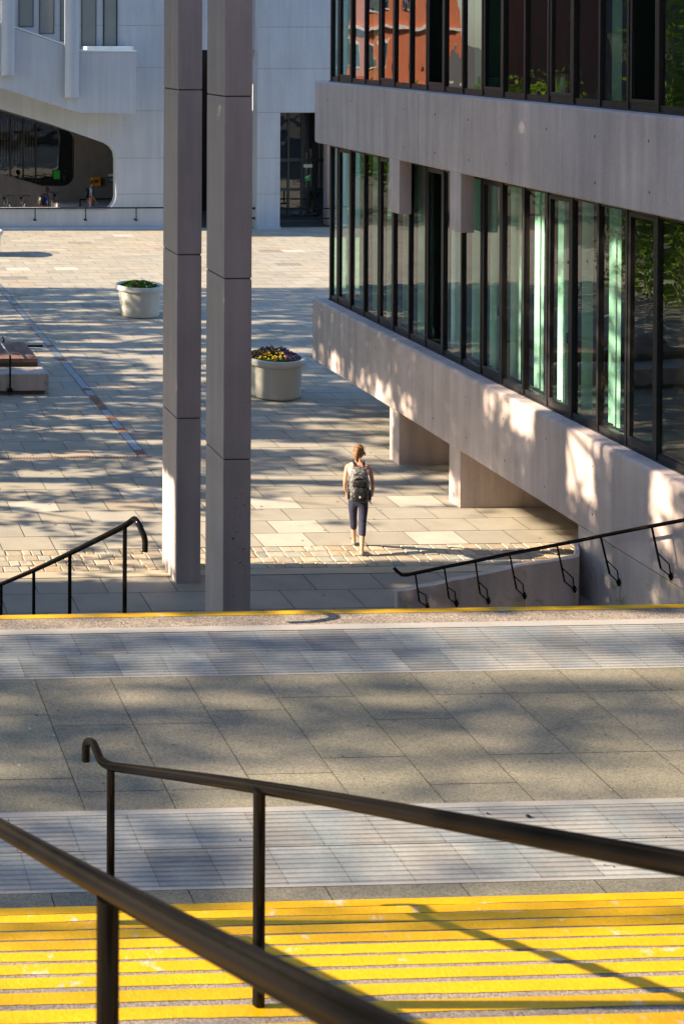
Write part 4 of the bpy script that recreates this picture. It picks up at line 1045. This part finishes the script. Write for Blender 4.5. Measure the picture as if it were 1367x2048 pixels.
# ---- man in pink shorts, side on, walking to the right
def walker(label, loc, rz, shirt, legs, legz, hairm, skinm, arms_skin=True, hunch=0.0):
    R = empty('person', (0, 0, 0), label, 'person')
    pel = (0, 0, .90, (.12, .10)); sp = [pel, (0, .0, 1.05, (.11, .09)), (0, hunch*.5, 1.25, (.14, .10)), (0, hunch, 1.36, (.13, .085)), (0, hunch+.02, 1.45, .055), (0, hunch+.04, 1.51, .05)]
    chains = [sp, [pel, (-.09, .02, .82, .09), (-.09, .14, .50, .058), (-.09, .12, .12, .038), (-.09, .14, .07, .038), (-.09, .24, .04, (.038, .024))],
              [pel, (.09, -.01, .82, .09), (.085, -.02, .49, .058), (.08, -.2, .13, .038), (.08, -.2, .08, .038), (.08, -.1, .05, (.038, .024))]]
    s3 = sp[3]
    for sx, f in ((-1, -.12), (1, .16)):
        arm = [s3, (sx*.18, hunch, 1.37, .05), (sx*.22, hunch-.02, 1.1, .036), (sx*.2, hunch+f, .9, .027)]
        a = Vector(arm[-1][:3]); pj, fc = fingers(a, (0, .3, -.9), (0, .9, .3)); chains.append(arm+[(a.x, a.y, a.z-.012, (.024, .016)), pj]); chains += fc
    skin('body', chains, skinm, R, sub=1)
    s = MB(); ell(s, (0, hunch+.06, 1.61), (.075, .095, .115), 12, 0, headshape)
    for sx in (-1, 1): ell(s, (sx*.078, hunch+.05, 1.60), (.012, .022, .03), 6); ell(s, (sx*.03, hunch+.148, 1.62), (.01, .008, .008), 5, 1)
    s.build('head', [skinm, M['hairdark']], R)
    s = MB(); ell(s, (0, hunch+.045, 1.64), (.083, .10, .105), 12, 0, lambda d: 1.0 if (d.y < .1 or d.z > .5) else .8); s.build('hair', hairm, R)
    skin('shirt', [[(0, 0, .92, (.128, .108)), (0, 0, 1.05, (.122, .1)), (0, hunch*.5, 1.25, (.15, .11)), (0, hunch, 1.36, (.14, .095)), (0, hunch+.015, 1.43, (.07, .06))]]+[[(0, hunch, 1.36, (.14, .095)), (sx*.18, hunch, 1.37, .06), (sx*.21, hunch-.015, 1.2, .052)]+([] if arms_skin else [(sx*.22, hunch-.02, 1.1, .046), (sx*.205, hunch+.05*sx, .95, .038)]) for sx in (-1, 1)], shirt, R, sub=1)
    l1 = [(0, 0, .93, (.125, .105)), (0, 0, .86, (.135, .11))]
    La, Lb = [(-.09, .02, .78, .098), (-.09, .14, .50, .075)], [(.09, -.01, .78, .098), (.085, -.02, .49, .075)]
    if legz < .4: La += [(-.09, .12, .14, .055)]; Lb += [(.08, -.19, .15, .055)]
    skin('shorts' if legz > .4 else 'trousers', [l1+La, [l1[1]]+Lb], legs, R, sub=1)
    for (x_, y_, z_) in ((-.09, .18, .045), (.08, -.15, .05)):
        s = MB(); s.tube([(x_, y_-.09, z_), (x_, y_, z_), (x_, y_+.12, z_-.01)], [.035, .045, .03], 8); s.build('shoe', M['paper'], R)
    R.location = loc; R.rotation_euler = (0, 0, rz); return R
def rucksack(loc, rz, label, hunch=0):
    B = empty('backpack', (0, 0, 0), label, 'backpack')
    s = MB(); loft(s, [(.98, 0, -.2, .12, .06), (1.0, 0, -.2, .145, .09), (1.15, 0, -.2, .15, .10), (1.32, 0, -.18, .13, .08), (1.40, 0, -.15, .08, .04)]); s.build('main_bag', M['pack'], B)
    for sx in (-1, 1): s = MB(); s.tube([(sx*.08, -.1, 1.38), (sx*.09, .0+hunch, 1.47), (sx*.1, .11+hunch, 1.38), (sx*.13, .1+hunch, 1.15), (sx*.14, -.1, 1.03)], .016, 6); s.build('strap', M['pack'], B)
    B.location = loc; B.rotation_euler = (0, 0, rz)
mp = wp(182, 400, 59.8); loc = (mp.x, 59.8, -.12)
walker('man in a light blue shirt and pink shorts walking right through the undercroft', loc, -math.pi/2, M['lightblue'], M['pink'], .5, M['hairdark'], M['skin'])
rucksack(loc, -math.pi/2, 'black rucksack on the man in pink shorts')
mp = wp(90, 400, 58.9); loc = (mp.x, 58.9, -.30)
walker('figure in a dark blue jacket in deep shade of the undercroft beside the bicycles', loc, -math.pi/2+.2, M['bluejacket'], M['navy'], .2, M['hairdark'], mat('dark_skin', (.12, .06, .04), .5, bump=0), False, .06)
rucksack(loc, -math.pi/2+.2, 'dark bag on the back of the figure in the blue jacket')

# ------------------------------------------------------------------ trees and buildings beyond the left edge (they shade the square and mirror in the glass)
TN = math.tan(SUN_EL); AZ = math.tan(math.radians(2.3))
def dens(a, b):
    "wanted leaf cover along the light direction; a ~ distance along the square, b ~ height of the ray above X=0"
    s1 = noise.noise(Vector((a*1.9, b*.55, 3.1))); s2 = noise.noise(Vector((a*4.2, b*1.0, 9.0))); n1 = noise.noise(Vector((a*.45, b*.5, 4.4)))
    st = 1.6*s1+1.2*s2
    if b > 10.9 and 3 < a < 33: return 9
    if 18.6 < a < 19.48 and b > 3.4: return 8
    if 20.5 < a < 21.35 and b > 4.3: return 8
    if a > 44.2: return 0
    if a >= 25.5:
        if b < .3: return 0
        if b > 7: return 5 if a < 34 else 2.5
        return max(0.0, (2.3 if a > 28 else 1.6)+2.0*n1+3.2*st)
    if a >= 22.9:
        if b < 6.3: return max(0, (.1 if a < 24.2 else .7)+1.2*n1+1.6*st)
        return 5.5
    if a >= 20.6:
        if 20.6 < a < 21.25 and b > 4.2: return 5
        if b < 6.2: return 0.0 if (b > 3.0 or b < 2.2) else .5
        if b < 7.3: return 4
        return max(0, .3+1.5*st)
    if a >= 16.4:
        if b < 4.4: return 0.4
        if b < 6.3: return max(0, .9+2.5*noise.noise(Vector((a*1.4, b*1.2, 2.5))))
        if b < 7.2: return 3.0
        if b < 8.15: return max(0, .9+6.0*noise.noise(Vector((a*1.25, 0, 5.5)))+(7.75-b)*3)
        return .9
    if a >= 12.6: return 2 if b > 3 else .3
    if a >= 8.1: # landing
        if b > 7.5: return 5
        if b < 3.2: return .2
        e = 2.0 if b > 4.2 else 2.6
        if 10.80 < a < 11.15: e = .5
        elif 9.40 < a < 9.95: e = .2 if b > 4.3 else 1.3
        elif 9.95 <= a < 10.35: e = .7 if b > 4.4 else 1.6
        elif a < 9.3: e = .55 if b > 4.3 else 1.6
        elif a > 11.3: e = .3 if 5.7 < b < 6.7 else 1.2
        if a > 12.1: e = .5
        return max(0, e+1.1*noise.noise(Vector((a*2.3, b*.28, 6.1))))
    if a > 1.0:
        return max(0, .25+2.2*noise.noise(Vector((a*1.6, b*.25, 8.7)))) if b < 9 else 4
    return .6
TR = [(-21.5, 4.5), (-20.5, 10.5), (-6.6, 14.5), (-6.0, 20.0), (-6.4, 25.5), (-5.9, 31.0), (-6.5, 36.5), (-6.0, 41.5)]
crowns = [MB() for _ in TR]
rt = random.Random(21)
LEAF = .19
na = 0
CA, CB = .22, .45
a = 1.2
while a < 44.5:
    b = .3
    while b < 16.2:
        tau = dens(a+CA/2, b+CB/2)
        if tau > 0:
            nl = tau*CA*CB*.9/(.5*LEAF*LEAF*.28*(1 if b < 10.9 else 4))
            k = int(nl)+(1 if rt.random() < nl-int(nl) else 0)
            for _ in range(k):
                x = -6.2+rt.gauss(0, 1.2) if a > 12.6 else -21+rt.gauss(0, 1.5)
                q, zb = a+rt.random()*CA, b+rt.random()*CB
                P_ = Vector((x, q-AZ*x, zb-TN*x))
                if P_.z < .3: continue
                ti = min(range(len(TR)), key=lambda i: abs(TR[i][1]-P_.y)+rt.uniform(0, 1.2))
                leaf_quad(crowns[ti], P_, LEAF*rt.uniform(.7, 1.3)*(1 if b < 10.9 else 2), r_=rt); na += 1
        b += CB
    a += CA
tl = ['broad green tree above the top of the stairs beyond the left edge', 'tree beside the landing beyond the left edge', 'tree standing before the added shade block beyond the left edge', 'tree level with the two columns beyond the left edge',
      'tree left of the tiled hatch', 'tree beyond the hatch on the left of the square', 'second tree from the far end of the left row', 'last tree of the left row nearest the far pale building']
for i, (x, y) in enumerate(TR):
    t = empty('broadleaf_tree', (x, y, 0), tl[i], 'tree', 'trees along the left side of the square')
    s = MB(); top = 15 if y < 33 else 11
    s.tube([(x, y, -.5), (x+.05, y, 2), (x-.1, y+.1, 5), (x+.1, y-.1, 9), (x, y, top)], [.26, .2, .17, .12, .03], 10)
    for k in range(14):
        z0 = rt.uniform(3, top-2); an = rt.uniform(0, 6.28); L_ = rt.uniform(1.2, 2.6)
        s.tube([(x, y, z0), (x+L_*.5*math.cos(an), y+L_*.5*math.sin(an), z0+.5), (x+L_*math.cos(an), y+L_*math.sin(an), z0+1.3)], [.07, .045, .01], 6)
    s.build('trunk', M['bark'], t)
    crowns[i].build('crown', M['leaf'], t, recalc=False)
open('/tmp/leafcount','w').write(str(na)) if False else None
# clipped green hedge and far trees, mirrored in the glass
s = MB()
for i in range(22000):
    x, y, z = -3.4+rt.gauss(0, .5), rt.uniform(27, 44), 4.3*rt.random()**.8; leaf_quad(s, Vector((x, y, z)), rt.uniform(.14, .26), r_=rt)
tag(s.build('hedge', M['leaf'], recalc=False), 'clipped leafy hedge along the left side of the square', 'hedge')
far = [(-9, 60, .62), (-16, 59, .6), (-22, 62, .55), (-3.5, 61, .6), (-28, 58, .6)]
fc = MB()
t0 = empty('broadleaf_tree', (0, 0, 0), 'x', 'tree', 'far trees left of the pale building')
s = MB(); s.tube([(0, 0, -.3), (.1, 0, 3), (0, .1, 7)], [.3, .2, .08], 8); s.build('trunk', M['bark'], t0)
s = MB()
for k in range(30):
    c = Vector((rt.gauss(0, 1.6), rt.gauss(0, 1.6), rt.uniform(1.5, 9.5)))
    for _ in range(110): leaf_quad(s, c+Vector((rt.gauss(0, .7), rt.gauss(0, .7), rt.gauss(0, .6))), rt.uniform(.2, .4), r_=rt)
s.build('crown', M['leaf'], t0, recalc=False); index_kids()
fl_ = ['first far tree left of the pale building', 'second far tree left of the pale building', 'third and rearmost tall far tree left of the pale building', 'far tree nearest the corner of the pale building', 'leftmost of the far trees']
for i, (x, y, h) in enumerate(far):
    o = t0 if i == 0 else copy_tree(t0); o.location = (x, y, 0); o['label'] = fl_[i]; o.rotation_euler = (0, 0, i*1.3); o.scale = (h, h, h)

nb = empty('shade_block', (-13, 17, 0), 'unseen concrete block added beyond the left edge to shade the foot of the stairs', 'building')  # added out of view to cast the straight shadow edge on the paving
s = MB(); s.box((-18, 13.3, -.9), (-9.5, 21.05, 8.9)); s.build('wall', M['conc'], nb)
s = MB(); s.box((-18.1, 13.2, 8.9), (-9.4, 21.08, 9.0)); s.build('block_rim', M['white'], nb)
RBROT = -.5
rb_ = empty('brick_building', (-20, 98, 0), 'orange-red brick building with white windows, seen only mirrored in the upper glazing', 'building')
s = MB(); s.box((-23, 96, -.9), (14, 110, 26)); s.build('wall', M['brick'], rb_)
s = MB()
for fl in range(6):
    for i in range(9):
        x = -21.5+i*4; z = 1.5+fl*4; s.box((x, 95.9, z), (x+2.2, 95.98, z+1.9), 0)
        for q in (0, 1, 2): s.box((x+.12+q*.7, 95.85, z+.15), (x+.68+q*.7, 95.905, z+1.75), 1)
s.build('window_band', [M['winwhite'], M['signdark']], rb_)
s = MB()
for fl in range(6): s.box((-23, 95.6, 4.1+fl*4), (14, 96, 4.3+fl*4))
s.build('string_course', M['winwhite'], rb_)

rb_.rotation_euler = (0, 0, RBROT)
bb_ = empty('brick_building', (0, -14, 0), 'unseen tall dark brick building added behind the viewer to hold back sky light', 'building')  # added behind the camera so faces turned towards it get less sky
s = MB(); s.box((-45, -24, -.9), (30, -11, 30)); s.build('wall', mat('dark_brick', (.16, .10, .08), .9, bump=0), bb_)
s = MB()
for fl in range(5):
    for i in range(14): s.box((-42+i*5, -11.0, 9+fl*4), (-39.4+i*5, -10.95, 11+fl*4))
s.build('window_band', M['signdark'], bb_)

db = empty('dark_backdrop', (-45, 85, 0), 'unseen dark block added left of the red brick building to darken the upper glazing', 'building')  # added so the right-hand upper panes mirror something dark
s = MB(); s.box((-70, 80, -.9), (-24.5, 92, 22)); s.build('wall', mat('dark_cladding', (.06, .06, .065), .7, bump=0), db)
s = MB()
for fl in range(5):
    for i in range(9): s.box((-66+i*4.6, 79.93, 2+fl*4), (-63.2+i*4.6, 79.99, 4+fl*4))
s.build('window_band', M['glass_far'], db)
